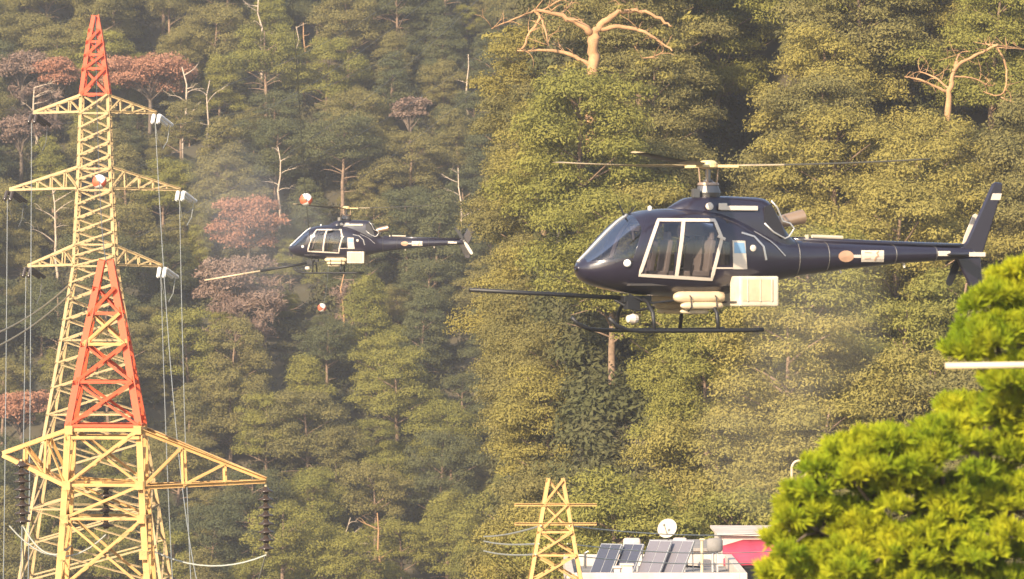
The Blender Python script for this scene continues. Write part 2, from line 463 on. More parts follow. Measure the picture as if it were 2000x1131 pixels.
snags = [      # px, py of the visible middle, visible height in px, label
    (361, 195, 120, .22, 5, 'pale dead trunk with a forked top right of the red tree'),
    (408, 205, 90, .15, 3, 'thin dead trunk with one drooping branch right of the forked snag'),
    (507, 45, 95, .20, 4, 'pale forked trunk near the top of the far hillside'),
    (580, 92, 70, .13, 2, 'slender pale trunk, left one of a close pair high on the hillside'),
    (597, 90, 80, .17, 2, 'stout orange trunk, right one of a close pair high on the hillside'),
    (543, 330, 80, .17, 5, 'pale trunk with a level branch above the dead red tree'),
    (668, 585, 80, .20, 1, 'short orange trunk standing below the smaller helicopter'),
    (900, 400, 130, .16, 6, 'dead trunk with long side limbs by the tail of the smaller helicopter'),
    (912, 140, 60, .16, 1, 'pale broken stub near the right end of the far hillside'),
    (107, 430, 110, .18, 6, 'dead pale tree behind the lower left cross arm'),
    (680, 1050, 60, .13, 4, 'white bare forked branch low in the far wood'),
    (742, 1060, 90, .2, 2, 'tall tan trunk low in the far wood'),
]
for i, (px, py, hp, r0, nb, lab) in enumerate(snags):
    Hh = hp / 20.0 + 4.5
    x, y = on_ray(px, py, Hh - hp / 38.0, 436, 620); taken.append((x, y, 1.0))
    root = empty('bare_tree', (x, y, ground(x, y)), lab, 'bare tree')
    mb_ = snag_mesh(470 + i, Hh, r0 * .85, nb, 2, .36)
    obj('trunk', mb_, M['orange_wood'] if 'orange' in lab or 'tan' in lab else M['bleached'], root)

# --- the mass of far pines
def far_label(px, py, fol):
    col = ('left of the tall pylon' if px < 100 else 'behind the tall pylon' if px < 290 else 'just right of the tall pylon' if px < 540 else 'near the small helicopter nose' if px < 720 else 'near the small helicopter tail')
    row = ('at the top' if py < 130 else 'high up' if py < 330 else 'at helicopter height' if py < 560 else 'below helicopter height' if py < 800 else 'low down')
    side = f'{col}, {row}'
    hue = {'pine': 'olive green', 'pine_dark': 'dark green', 'pine_lush': 'bright green', 'pine_warm': 'yellowish'}[fol]
    return f'{hue} hillside pine {side}', f'{hue} far pines {side}'
n_far = 0
cand = []
yy = 430.0
while yy < 566:
    w0 = -0.1 * yy - 7; w1 = spur_edge(yy) + 8.0
    xx = w0
    while xx < w1:
        cand.append((xx + rng.uniform(-1.7, 1.7), yy + rng.uniform(-1.8, 1.8))); xx += 5.9
    yy += 5.4
rng.shuffle(cand)
for x, y in cand:
    if not free(x, y, 3.6): continue
    u = rng.random(); k = 'round' if u < .55 else 'flat' if u < .8 else 'cone'
    v = noise.noise(Vector((x * .045, y * .045, 1.7))) + rng.uniform(-.35, .35)
    fol = 'pine_dark' if v < -.12 else 'pine_lush' if v > .33 else 'pine'
    px = 1000 + x * F / y; py = 565 - (ground(x, y) + 8) * F / y
    if py < -90 or py > 1330: continue
    if py > 560 and 480 < px < 930 and rng.random() < .4: fol = 'pine_lush'
    lab, grp = far_label(px, py, fol)
    taken.append((x, y, 3.6)); n_far += 1
    tree(rng.choice(FAR[k]), x, y, lab, grp, fol, rng.uniform(.70, 1.12), squash=rng.uniform(.9, 1.1), sink=rng.uniform(0, 1.2))

# young pines filling in between the grown ones
for k in range(330):
    y = rng.uniform(430, 560); x = rng.uniform(-0.1 * y - 5, spur_edge(y) + 7)
    px = 1000 + x * F / y; py = 565 - (ground(x, y) + 4) * F / y
    if py < -60 or py > 1250 or len([1 for a, b, c in taken if (x - a) ** 2 + (y - b) ** 2 < 5.0]): continue
    taken.append((x, y, 2.2)); fol = rng.choice(['pine', 'pine', 'pine_lush', 'pine_dark']); lab, grp = far_label(px, py, fol)
    tree(rng.choice(FAR['round'] + FAR['cone']), x, y, 'young ' + lab, 'young ' + grp, fol, rng.uniform(.38, .60), squash=1.1, sink=.8)
# --- the spur on the right
taken_r = []
def free_r(x, y, r): return all((x - a) ** 2 + (y - b) ** 2 > (r + c) ** 2 * .25 for a, b, c in taken_r)
specials = [   # crown centre px, py, scale, kind, foliage, label
    (1115, 250, 1.12, 'round', 'pine_lush', 'big bright domed pine crown below the bare forked pine'),
    (1000, 330, 1.0, 'round', 'pine_warm', 'yellowish pine at the left end of the near slope left of the rotor'),
    (1000, 480, 1.05, 'round', 'pine_warm', 'yellowish pine ahead of the larger helicopter nose'),
    (1010, 620, 1.05, 'round', 'pine_warm', 'yellowish pine below the lance of the larger helicopter'),
    (985, 170, .9, 'round', 'pine', 'olive pine at the upper left corner of the near slope'),
    (1000, 760, 1.0, 'round', 'pine_warm', 'yellowish pine low at the left end of the near slope'),
    (1005, 900, 1.0, 'flat', 'dead_brown', 'brownish pine above the wires at the left end of the near slope'),
    (1620, 130, 1.0, 'round', 'pine_warm', 'tall yellowish pine right of the dark gully'),
    (1625, 270, 1.05, 'round', 'pine_warm', 'yellowish pine above the tail boom of the larger helicopter'),
    (1780, 330, 1.1, 'round', 'pine_warm', 'broad yellowish pine left of the tail fin'),
    (1760, 640, 1.0, 'round', 'pine_lush', 'green domed pine below the tail boom of the larger helicopter'),
    (1935, 15, 1.0, 'round', 'pine_lush', 'green pine in the upper right corner'),
    (1400, 20, 1.0, 'round', 'pine_lush', 'green pine at the top edge above the rotor'),
]
for px, py, sc, kd, fm, lab in specials:
    pr = rng.choice(NEAR[kd]); x, y = on_ray(px, py, 7.6 * sc, 214, 300)
    x = max(x, spur_edge(y) + 4.4 * sc)
    taken_r.append((x, y, 3.3 * sc)); tree(pr, x, y, lab, None, fm, sc)
# edge of the spur: pines that close its left end
yy = 214
while yy < 296:
    x = spur_edge(yy) + rng.uniform(3.0, 3.6)
    if free_r(x, yy, 2.6):
        taken_r.append((x, yy, 2.8))
        tree(rng.choice(NEAR['round']), x, yy, 'olive pine in the row along the left edge of the near slope', 'pines along the left edge of the near slope', rng.choice(['pine', 'pine_warm', 'pine']), rng.uniform(.8, .95))
    yy += 3.4
DgA = on_ray(1158, 150, 5.0, 214, 300)[1] - 3.5; DgB = on_ray(1852, 190, 5.0, 214, 300)[1] - 5.0
cand = []
yy = 212.0
while yy < 300:
    xx = spur_edge(yy) + 5.2
    while xx < 0.1 * yy + 6:
        cand.append((xx + rng.uniform(-1.3, 1.3), yy + rng.uniform(-1.4, 1.4))); xx += 4.3
    yy += 4.0
rng.shuffle(cand)
for x, y in cand:
    px = 1000 + x * F / y; py = 565 - (ground(x, y) + 7.5) * F / y
    if py < -160: continue
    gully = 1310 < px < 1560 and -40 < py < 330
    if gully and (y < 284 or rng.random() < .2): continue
    if not free_r(x, y, 3.5): continue
    if (1000 < px < 1330 and -60 < py < 165 and y < DgA + 3) or (1730 < px < 2080 and 70 < py < 225 and y < DgB + 6): continue
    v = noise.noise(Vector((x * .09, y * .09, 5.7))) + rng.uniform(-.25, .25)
    fol = 'pine_dark' if gully else 'pine' if v < -.12 else 'pine_warm' if v < .3 else 'pine_lush'  # gully pines get darker needles, its deep shade painted into their colour
    hue = {'pine': 'olive green', 'pine_dark': 'dark', 'pine_lush': 'bright green', 'pine_warm': 'yellowish'}[fol]
    cx_ = 'left of its nose' if px < 1130 else 'in line with its cabin' if px < 1480 else 'in line with its tail'
    where = 'in the dark gully behind the rotor' if gully else f'above the larger helicopter, {cx_}' if py < 380 else f'behind the larger helicopter, {cx_}' if py < 660 else 'above the lattice pole' if px < 1150 else 'above the roofs' if px < 1480 else 'behind the bright green tree'
    where = where + (' on the near slope' if not gully else '')
    taken_r.append((x, y, 2.9))
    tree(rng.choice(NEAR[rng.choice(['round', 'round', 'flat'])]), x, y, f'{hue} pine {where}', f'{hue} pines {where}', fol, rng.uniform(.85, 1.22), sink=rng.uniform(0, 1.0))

# --- bare limbed pines on the spur, limbs drawn where they stand
def limb_tree(name, base_px, D, paths, mat_, label, pads=()):
    o = P(base_px[0], base_px[1], D)
    root = empty(name, (o.x, o.y, o.z), label, 'bare tree')
    r = random.Random(hash(label) % 1000 if False else len(label)); mb = MB()
    for i, (pts, ra, rb) in enumerate(paths):
        q = []; n = len(pts)
        dy = 0 if i == 0 else r.uniform(-1.2, 1.2)
        for k, (a, b) in enumerate(pts):
            p = P(a, b, D) - o; p.y += dy * k / max(1, n - 1); q.append(p)
        # smooth
        for _ in range(2):
            s = [q[0]]
            for u, v in zip(q, q[1:]): s += [u.lerp(v, .25), u.lerp(v, .75)]
            q = s + [q[-1]]
        ra *= .82; rb *= .7; m_ = len(q)
        q = [v + Vector((r.uniform(-1, 1), r.uniform(-1, 1), r.uniform(-1, 1))) * min(.10, ra * .35) * (0 < k < m_ - 1) for k, v in enumerate(q)]
        mb.tube(q, [(ra + (rb - ra) * k / (m_ - 1)) * r.uniform(.86, 1.16) for k in range(m_)], 9)
        if i:
            for _ in range(7):
                k = r.randint(m_ // 3, m_ - 1); L = r.uniform(.4, 1.3); e = q[k] + Vector((r.uniform(-1, 1), r.uniform(-1, 1), r.uniform(-.3, 1))).normalized() * L
                lp = limb(mb, q[k], e, max(.018, rb * .6), .008, r, .35, 5, 5)
                if r.random() < .6: limb(mb, lp[2], lp[2] + Vector((r.uniform(-1, 1), r.uniform(-1, 1), r.uniform(-.3, 1))) * L * .5, .015, .006, r, .3, 4, 4)
    tm = pymesh('trunk', mb.v, mb.f, True); obj('trunk', tm, mat_, root)
    if pads:
        cl = []
        for (a, b, s) in pads:
            p = P(a, b, D) - o; p.y += r.uniform(-.8, .8); cl.append((tuple(p), (s, s, s * .55)))
        obj('crown', quads_mesh('crown', leaf_cloud(cl, 30, .26, 77)), M['pine_warm'], root)
xg, Dg = on_ray(1158, 150, 5.0, 214, 300); Dg -= 3.5
limb_tree('bare_pine', (1156, 260), Dg, [
    ([(1156, 300), (1156, 130), (1160, 95), (1161, 62)], .42, .33),
    ([(1160, 66), (1135, 50), (1092, 30), (1046, 19)], .24, .10),
    ([(1046, 20), (1058, 36), (1036, 62), (1020, 96)], .12, .07),
    ([(1058, 38), (1066, 62), (1071, 92)], .07, .05),
    ([(1152, 128), (1120, 108), (1075, 97), (1010, 98)], .16, .05),
    ([(1162, 64), (1174, 44), (1205, 24), (1235, 20), (1275, 28), (1312, 52)], .24, .06),
    ([(1172, 58), (1205, 51), (1245, 58), (1280, 76), (1312, 102)], .16, .05),
    ([(1290, 84), (1300, 100), (1275, 112), (1255, 112)], .05, .03),
    ([(1046, 20), (1020, 32), (985, 45), (960, 58)], .07, .03),
    ([(1058, 22), (1080, 8), (1110, -6)], .07, .04),
    ([(1092, 30), (1108, 16), (1118, 0)], .06, .03),
], M['orange_wood'], 'bare forked pine with thick orange lit limbs at the top of the near slope',
    [(1290, 66, .5), (1318, 92, .6), (1262, 128, .6), (1330, 122, .6), (1300, 152, .5), (1352, 70, .55), (1235, 105, .35), (1000, 60, .5), (965, 75, .6), (1120, 128, .55), (1185, 138, .55), (1085, 135, .5), (1215, 18, .4), (1345, 40, .6)])
xg, Dg = on_ray(1852, 190, 5.0, 214, 300); Dg -= 5.0
limb_tree('bare_pine', (1852, 300), Dg, [
    ([(1850, 320), (1852, 190), (1858, 160), (1868, 120)], .22, .12),
    ([(1862, 140), (1880, 120), (1915, 105), (1945, 88)], .13, .07),
    ([(1945, 88), (1970, 90), (2010, 96)], .07, .03),
    ([(1850, 180), (1825, 168), (1790, 155), (1765, 150)], .11, .04),
    ([(1852, 172), (1830, 150), (1800, 138)], .07, .03),
    ([(1868, 120), (1872, 108), (1882, 100)], .07, .03),
    ([(1945, 90), (1965, 120), (1968, 165), (1955, 190), (1922, 178)], .07, .04),
    ([(1955, 190), (1985, 205), (2010, 212)], .05, .03),
    ([(1860, 150), (1900, 150), (1940, 168)], .06, .03),
], M['orange_wood'], 'bare pale limbed pine above the tail fin')

# --- undergrowth between the trunks
def undergrowth():
    cl = []; r = random.Random(11)
    for k in range(3000):
        y = r.uniform(428, 570); x = r.uniform(-0.1 * y - 15, spur_edge(y) + 6)
        s = r.uniform(.6, 1.7); cl.append(((x, y, ground(x, y) + s * .3), (s * 1.3, s * 1.3, s * .8)))
    a = leaf_cloud(cl, 6, .42, 5)
    cl = []
    for k in range(1300):
        y = r.uniform(206, 300); x = r.uniform(spur_edge(y) + 3, 0.1 * y + 6)
        s = r.uniform(.5, 1.4); cl.append(((x, y, ground(x, y) + s * .3), (s * 1.3, s * 1.3, s * .8)))
    for k in range(1100):       # the steep flank at the left end of the spur
        y = r.uniform(206, 312); x = spur_edge(y) + r.uniform(-.2, 6)
        s = r.uniform(.6, 1.5); cl.append(((x, y, ground(x, y) + s * .3), (s * 1.2, s * 1.2, s * 1.1)))
    b = leaf_cloud(cl, 14, .30, 6)
    o = obj('undergrowth', quads_mesh('undergrowth', np.concatenate([a, b])), M['scrub'])
    tag(o, kind='stuff')
undergrowth()

# ------------------------------------------------------------------ pylons
BARS = {}
def brace(a, b, w, m, parent, name='brace'):
    "one angle iron, sharing its mesh with all others of its paint"
    if m not in BARS:
        mb = MB(); mb.bar((0, 0, 0), (0, 0, 1), 1.0); me = pymesh('brace', mb.v, mb.f); me.materials.append(M[m]); BARS[m] = me
    a = Vector(a); b = Vector(b); d = b - a; L = d.length
    o = bpy.data.objects.new(name, BARS[m])
    z = d / L; ref = Vector((0, 0, 1)) if abs(z.z) < .95 else Vector((1, 0, 0))
    x = z.cross(ref).normalized(); y = z.cross(x)
    R = Matrix((x, y, z)).transposed().to_4x4()
    o.matrix_local = Matrix.Translation(a) @ R @ Matrix.Diagonal((w, w, L, 1))
    return link(o, parent)

def corners(h, z, cx=0): return [Vector((cx - h, -h, z)), Vector((cx + h, -h, z)), Vector((cx + h, h, z)), Vector((cx - h, h, z))]

def panel(root, h0, z0, h1, z1, w, m, horiz=True, c0=0, c1=0, inset=.0):
    A = corners(h0, z0, c0); B = corners(h1, z1, c1)
    for i in range(4):
        j = (i + 1) % 4
        n = ((A[j] - A[i]).cross(B[i] - A[i])).normalized()
        brace(A[i] + n * w * .5, B[j] + n * w * .5, w, m, root); brace(A[j] - n * w * .5, B[i] - n * w * .5, w * .9, m, root)
        if horiz: brace(A[i], A[j], w, m, root)

def legs(root, lv, w, m, name='leg'):
    for sx, sy in ((-1, -1), (1, -1), (1, 1), (-1, 1)):
        mb = MB()
        for (h0, z0, c0), (h1, z1, c1) in zip(lv, lv[1:]):
            mb.bar((c0 + sx * h0, sy * h0, z0), (c1 + sx * h1, sy * h1, z1), w)
        mb.build(name, M[m], root)

def arm(root, side, h, zb, zt, ht, tip, ztip, w, m, nseg=4, cx=0):
    "cross arm: four chords meeting at the tip, lacing as sub-parts"
    mb = MB(); T = Vector((cx + side * tip, 0, ztip))
    lo = [Vector((cx + side * h, s * h, zb)) for s in (-1, 1)]; up = [Vector((cx + side * ht, s * ht, zt)) for s in (-1, 1)]
    off = [Vector((0, s * .09, 0)) for s in (-1, 1)]
    for k in range(2):
        mb.bar(lo[k], T + off[k], w); mb.bar(up[k], T + off[k] + Vector((0, 0, .06)), w)
    a = mb.build('cross_arm', M[m], root)
    wl = w * .62
    for k in range(2):
        for i in range(1, nseg):
            t = i / nseg; t2 = (i - .5) / nseg
            l = lo[k].lerp(T + off[k], t); u = up[k].lerp(T + off[k], t); lp = lo[k].lerp(T + off[k], (i - 1) / nseg)
            brace(l, u, wl, m, a); brace(lp, u, wl, m, a)
    for i in range(nseg):
        t = i / nseg; t1 = (i + 1) / nseg
        p = lo[0].lerp(T + off[0], t); q = lo[1].lerp(T + off[1], t1 if i % 2 == 0 else t)
        p2 = lo[0].lerp(T + off[0], t1)
        if i < nseg - 1: brace(p, lo[1].lerp(T + off[1], t1), wl, m, a)
    return a, T

def insulator(root, a, b, rd, n, m, cap='tan_porcelain', cat_name='insulator'):
    "string of discs from a to b, discs as sub-parts"
    a = Vector(a); b = Vector(b); d = (b - a).normalized(); L = (b - a).length
    mb = MB(); mb.tube([a, b], rd * .18, 6); s = mb.build(cat_name, M[cap], root)
    me = None
    for i in range(n):
        p = a + d * L * (i + .7) / (n + .4)
        if me is None:
            q = MB(); h = L / n * .45
            q.lathe([(rd * .25, -h), (rd * .45, -h * .3), (rd, h * .15), (rd * .95, h * .4), (rd * .4, h * .3), (rd * .3, h)], (0, 0, 0), (0, 0, 1), 14)
            me = pymesh('disc', q.v, q.f, True); me.materials.append(M[m])
        o = bpy.data.objects.new('disc', me); o.rotation_euler = d.to_track_quat('Z', 'Y').to_euler(); o.location = p
        link(o, s)
    return s

# farther pylon
D1 = 300.0; CX1 = (186 - 1000) * D1 / F
G1 = ground(CX1, D1)
def z1(py): return (565.5 - py) * D1 / F - G1
t1 = empty('transmission_tower', (CX1, D1, G1), 'tall cream lattice pylon with three cross arms and an orange tip, left', 'pylon')
K = D1 / F
prof1 = [(3, 30), (13, 85), (20, 135), (26, 185), (28, 222), (31, 330), (33, 372), (37, 478), (40, 520), (52, 600), (66, 690), (84, 800), (103, 915), (120, 1020), (137, 1131)]
prof1 = [(b, a) for a, b in prof1]
slope = (137 - 120) / (1131 - 1020)
def h1(py): return pl(py, prof1) * K if py <= 1131 else (137 + slope * (py - 1131)) * K
pyb = 565.5 + -(G1) / K
lv = [(h1(p), z1(p), 0) for p in (185, 330, 520, 690, 915, 1131, int(pyb))]
legs(t1, lv, .19, 'yellow_steel')
# orange peak
pk = MB()
for sx, sy in ((-1, -1), (1, -1), (1, 1), (-1, 1)):
    for a, b in ((30, 85), (85, 185)):
        pk.bar((sx * h1(a), sy * h1(a), z1(a)), (sx * h1(b), sy * h1(b), z1(b)), .26)
pko = pk.build('peak', M['orange_steel'], t1)
for a, b in ((185, 135), (135, 108), (108, 82), (82, 58)): panel(pko, h1(a), z1(a), h1(b), z1(b), .15, 'orange_steel')
lev = [222, 250, 277, 304, 330, 351, 372, 400, 427, 453, 478, 500, 520, 552, 586, 624, 664, 708, 756, 808, 864, 925, 990, 1060, 1131]
panel(t1, h1(222), z1(222), h1(185), z1(185), .11, 'yellow_steel')
for a, b in zip(lev, lev[1:]): panel(t1, h1(b), z1(b), h1(a), z1(a), .105, 'yellow_steel', horiz=(b in (330, 372, 478, 520, 664, 808, 990)))
p0 = 1131
while p0 < pyb - 10:
    p1 = min(pyb, p0 + 150); panel(t1, h1(p1), z1(p1), h1(p0), z1(p0), .12, 'yellow_steel', horiz=False); p0 = p1
tips1 = []
for (pb, pt, half, ptip) in ((219, 186, 120, 221), (368, 326, 167, 371), (517, 478, 131, 520)):
    for side in (-1, 1):
        a, T = arm(t1, side, h1(pb), z1(pb), z1(pt), h1(pt), half * K, z1(ptip), .13, 'yellow_steel', 5 if half > 140 else 4)
        tips1.append((side, T))
        dk = side < 0  # shade on the left strings is put into their darker colours
        s = Vector((.10, -.05, -.10))
        # tension strings: one set away from the photographer, one towards
        for o_ in (-.16, .16):
            insulator(a, T + Vector((o_, .05, -.12)), T + Vector((.62 + o_, 2.2, -.66)), .115, 11, 'dark_porcelain' if dk else 'porcelain', 'metal' if dk else 'porcelain')
            insulator(a, T + Vector((o_, -.05, -.12)), T + Vector((o_ + .05, -1.9, -.62)), .115, 11, 'dark_porcelain' if dk else 'porcelain', 'metal' if dk else 'porcelain')
        if not dk:
            j = MB(); j.tube([T + Vector((.62, 2.2, -.66)), T + Vector((.55, 1.2, -1.6)), T + Vector((.35, 0, -2.1)), T + Vector((.15, -1.1, -1.6)), T + Vector((.05, -1.9, -.62))], .024, 6); j.build('jumper', M['wire'], a)
        else:
            j = MB(); j.tube([T + Vector((.62, 2.2, -.66)), T + Vector((.6, 1.2, -1.7)), T + Vector((.5, 0, -2.2)), T + Vector((.25, -1.1, -1.7)), T + Vector((.05, -1.9, -.62))], .024, 6); j.build('jumper', M['dark_wire'], a)

# nearer pylon
D2 = 146.0; K2 = D2 / F; CX2 = (207 - 1000) * K2; G2 = ground(CX2, D2)
def z2(py): return (565.5 - py) * K2 - G2
t2 = empty('transmission_tower', (CX2, D2, G2), 'nearer amber lattice pylon with an orange peak, standing in front of the tall one', 'pylon')
prof2 = [(8, 508), (22, 580), (40, 670), (58, 760), (70, 838), (74, 945), (78, 1018), (86, 1131)]
prof2 = [(b, a) for a, b in prof2]
pyb2 = 565.5 - G2 / K2
def h2(py): return pl(py, prof2) * K2 if py <= 1131 else (86 + .075 * (py - 1131)) * K2
legs(t2, [(h2(p), z2(p), 0) for p in (830, 945, 1018, 1131, 1500, pyb2)], .185, 'amber_steel')
pk = MB()
for sx, sy in ((-1, -1), (1, -1), (1, 1), (-1, 1)):
    for a, b in ((508, 670), (670, 830)):
        pk.bar((sx * h2(a), sy * h2(a), z2(a)), (sx * h2(b), sy * h2(b), z2(b)), .20)
pko2 = pk.build('peak', M['orange_steel'], t2)
for a, b in ((830, 745), (745, 672), (672, 612), (612, 562)):
    panel(pko2, h2(a), z2(a), h2(b), z2(b), .085, 'orange_steel' if a != 672 else 'amber_steel')
for a, b in ((945, 835), (1150, 1010), (1300, 1150), (1470, 1300), (1660, 1470), (1870, 1660), (2150, 1870), (2450, 2150), (pyb2, 2450)):
    panel(t2, h2(a), z2(a), h2(b), z2(b), .085, 'amber_steel')
panel(t2, h2(1010), z2(1010), h2(945), z2(945), .08, 'amber_steel')
for z_, w_ in ((853, .09), (838, .10)):
    c = corners(h2(z_), z2(z_))
    for i in range(4): brace(c[i], c[(i + 1) % 4], w_, 'amber_steel', t2)
GP = MB(); GP.box((0, 0, 0), (.22, .016, .25)); gpm = pymesh('gusset_plate', GP.v, GP.f); gpm.materials.append(M['amber_steel'])
for p_ in (838, 945, 1010, 1080, 1150, 1300):
    hh_ = h2(p_)
    for sx in (-1, 1):
        for sy in (-1, 1):
            o = bpy.data.objects.new('gusset_plate', gpm); o.location = (sx * (hh_ - .05), sy * (hh_ + .12), z2(p_)); link(o, t2)
# plan bracing between the arms' lower chords
c = corners(h2(945), z2(940)); m_ = [(c[i] + c[(i + 1) % 4]) / 2 for i in range(4)]
for i in range(4): brace(m_[i], m_[(i + 1) % 4], .07, 'amber_steel', t2)
brace(c[0], c[2], .07, 'amber_steel', t2); brace(c[1], c[3] + Vector((0, 0, .08)), .07, 'amber_steel', t2)
aR, TR = arm(t2, 1, h2(945), z2(950), z2(838), h2(838), 312 * K2, z2(940), .115, 'amber_steel', 3)
aL, TL = arm(t2, -1, h2(945), z2(945), z2(838), h2(838), 200 * K2, z2(889), .115, 'amber_steel', 3)
insR = insulator(aR, TR + Vector((0, 0, -.1)), TR + Vector((.02, 0, -2.05)), .235, 8, 'dark_porcelain')
insL = insulator(aL, TL + Vector((.55, -.5, -.1)), TL + Vector((.60, -.5, -2.0)), .235, 8, 'dark_porcelain')
insC = insulator(aR, Vector((.05, -.6, z2(940))), Vector((.05, -.6, z2(1034))), .235, 6, 'dark_porcelain')
j = MB(); q0 = TR + Vector((.02, 0, -2.1)); q1 = Vector((1.35, 0.6, z2(1080)))
j.tube([q0 + (q1 - q0) * t + Vector((0, 0, -.72 * 4 * t * (1 - t) * .5)) for t in [i / 10 for i in range(11)]], .024, 6); j.build('jumper', M['wire'], t2)
j = MB(); q0 = Vector((.05, -.6, z2(1042))); q1 = Vector((-2.7, -.6, z2(1025)))
j.tube([q0 + (q1 - q0) * t + Vector((0, 0, -.75 * 4 * t * (1 - t))) for t in [i / 12 for i in range(13)]], .022, 6); j.build('jumper', M['wire'], t2)
j = MB(); q0 = TL + Vector((.6, -.5, -2.0)); q1 = Vector((-.9, -.9, z2(1062)))
j.tube([q0 + (q1 - q0) * t + Vector((0, 0, -.5 * 4 * t * (1 - t))) for t in [i / 12 for i in range(13)]], .022, 6); j.build('jumper', M['wire'], t2)

# ------------------------------------------------------------------ wires
def wire(a, b, sag, label, r=.021, m='wire', n=40, group=None):
    a = Vector(a); b = Vector(b); mb = MB()
    mb.tube([a.lerp(b, t) + Vector((0, 0, -sag * 4 * t * (1 - t))) for t in [i / n for i in range(n + 1)]], r, 5)
    o = mb.build('power_line', M[m]); tag(o, label, 'power line', group); return o
B1 = Vector((CX1, D1, G1)); B2 = Vector((CX2, D2, G2))
ends2 = {1: [B2 + TR + Vector((0, 0, -2.1)), B2 + Vector((3.2, -.3, z2(1330))), B2 + Vector((2.9, .3, z2(1560)))],
         -1: [B2 + TL + Vector((.6, -.5, -2.0)), B2 + Vector((-3.2, 0, z2(1330))), B2 + Vector((-2.9, 0, z2(1560)))]}
names = ['top', 'middle', 'lowest']
cnt = {1: 0, -1: 0}
for side, T in tips1:
    i = cnt[side]; cnt[side] += 1
    a = B1 + T + Vector((.05, -1.9, -.62))
    wire(a, ends2[side][i], (12.5, 10.5, 8.5)[i], f'wire hanging from the {names[i]} cross arm on the {"right" if side > 0 else "left"} of the tall pylon')
    wire(B1 + T + Vector((.62, 2.2, -.66)), Vector((CX1 + T.x + 30 + 3 * i, 520, ground(CX1 + T.x + 30, 520) + 22)), 5, f'wire running from the {names[i]} {"right" if side > 0 else "left"} cross arm towards the far wood', .014, 'dark_wire')
# earth wire between the two peaks with its marker ball
pa = B1 + Vector((0, 0, z1(30))); pb_ = B2 + Vector((0, 0, z2(508)))
wire(pa, pb_, 3.0, 'thin earth wire from the orange tip of the tall pylon to the nearer peak', .015, 'dark_wire')
def ball(c, r, label, name='marker_ball'):
    root = empty(name, c, label, 'marker ball', 'aircraft warning balls')
    for k, (m, rot) in enumerate((('ball_white', 0), ('ball_red', 1))):
        bm = bmesh.new(); bmesh.ops.create_uvsphere(bm, u_segments=24, v_segments=16, radius=r)
        R = Matrix.Rotation(rad(-35), 3, 'Y') @ Matrix.Rotation(rad(25), 3, 'X')
        doomed = [f for f in bm.faces if ((f.calc_center_median().x * f.calc_center_median().z) > 0) == (k == 1)]
        bmesh.ops.delete(bm, geom=doomed, context='FACES')
        for f in bm.faces: f.smooth = True
        bmesh.ops.rotate(bm, verts=bm.verts, cent=(0, 0, 0), matrix=R)
        me = bpy.data.meshes.new('half_shell'); bm.to_mesh(me); bm.free()
        obj('white_panel' if k == 0 else 'red_panel', me, M[m], root)
    mb = MB(); mb.tube([(0, -r * 1.25, 0), (0, r * 1.25, 0)], r * .12, 8); mb.build('clamp', M['metal'], root)
    return root
# the ball at (190, 355) rides on the earth wire
tb = .30
c_ = pa.lerp(pb_, tb)
tb = min((abs((565.5 - ((pa.lerp(pb_, t).z - 3 * 4 * t * (1 - t)) * F / pa.lerp(pb_, t).y)) - 355), t) for t in [i / 400 for i in range(1, 400)])[1]
c_ = pa.lerp(pb_, tb) + Vector((0, 0, -3 * 4 * tb * (1 - tb)))
ball(c_, 14 * c_.y / F, 'red and white warning ball in front of the middle cross arm')
b1 = P(598, 390, 250); b2 = P(629, 601, 360)
ball(b1, 12.5 * 250 / F, 'larger red and white warning ball above the smaller helicopter')
ball(b2, 8.5 * 360 / F, 'smaller red and white warning ball below the smaller helicopter')
def spanpt(y):
    t = (y - 250) / 110.0; p = b1.lerp(b2, t); p.z += 6.0 * t * (t - 1); return p
mb = MB(); mb.tube([spanpt(y) for y in range(120, 446, 10)], .015, 5)
tag(mb.build('power_line', M['dark_wire']), 'thin wire that carries the two warning balls by the smaller helicopter', 'power line')
# two cables running off to the left from the tall pylon's body
for k, (pA, pB) in enumerate((((133, 558), (-40, 664)), ((137, 574), (-40, 692)))):
    a = P(pA[0], pA[1], D1 - 1.4); b = P(pB[0], pB[1], 250)
    wire(a, b, .35, f'{"upper" if k == 0 else "lower"} of two pale cables running off left from the tall pylon', .05, 'tan_porcelain')

# ------------------------------------------------------------------ helicopter
SX, SZ, SH = 76.0, 84.0, 35.0           # photo px per metre along, up, and sideways shift per metre to port
ORG = 3.66
def hx(px): return ORG - (px - 1122) / SX - max(0, px - 1420) * .045 / SX
def hz(py): return (505 - py) / SZ
STN = [  # px, top, bottom, half width, exponent
    (1123, 521, 527, .06, 2.0), (1127, 514, 537, .20, 2.0), (1135, 505, 547, .36, 2.1), (1148, 492, 555, .52, 2.2), (1165, 474, 561, .66, 2.3),
    (1185, 453, 566, .78, 2.4), (1205, 434, 570, .86, 2.5), (1225, 420, 573, .91, 2.6), (1250, 412, 576, .94, 2.7), (1290, 408, 579, .95, 2.8),
    (1340, 408, 581, .95, 2.8), (1385, 412, 579, .93, 2.7), (1420, 422, 573, .86, 2.6), (1455, 437, 564, .74, 2.5), (1490, 452, 554, .60, 2.4), (1525, 463, 545, .46, 2.3),
    (1560, 469, 538, .37, 2.2), (1650, 474, 525, .29, 2.1), (1750, 478, 514, .22, 2.0), (1840, 481, 507, .16, 2.0), (1885, 482, 504, .13, 2.0), (1900, 486, 501, .07, 2.0)]
_px = np.array([s[0] for s in STN], float)
def stn(px):
    return [float(np.interp(px, _px, [s[k] for s in STN])) for k in (1, 2, 3, 4)]
def smooth_stn(px):
    # mild smoothing of the outline
    a = np.mean([stn(px + d) for d in (-6, -3, 0, 3, 6)], axis=0) if px > 1140 else np.array(stn(px)); return a
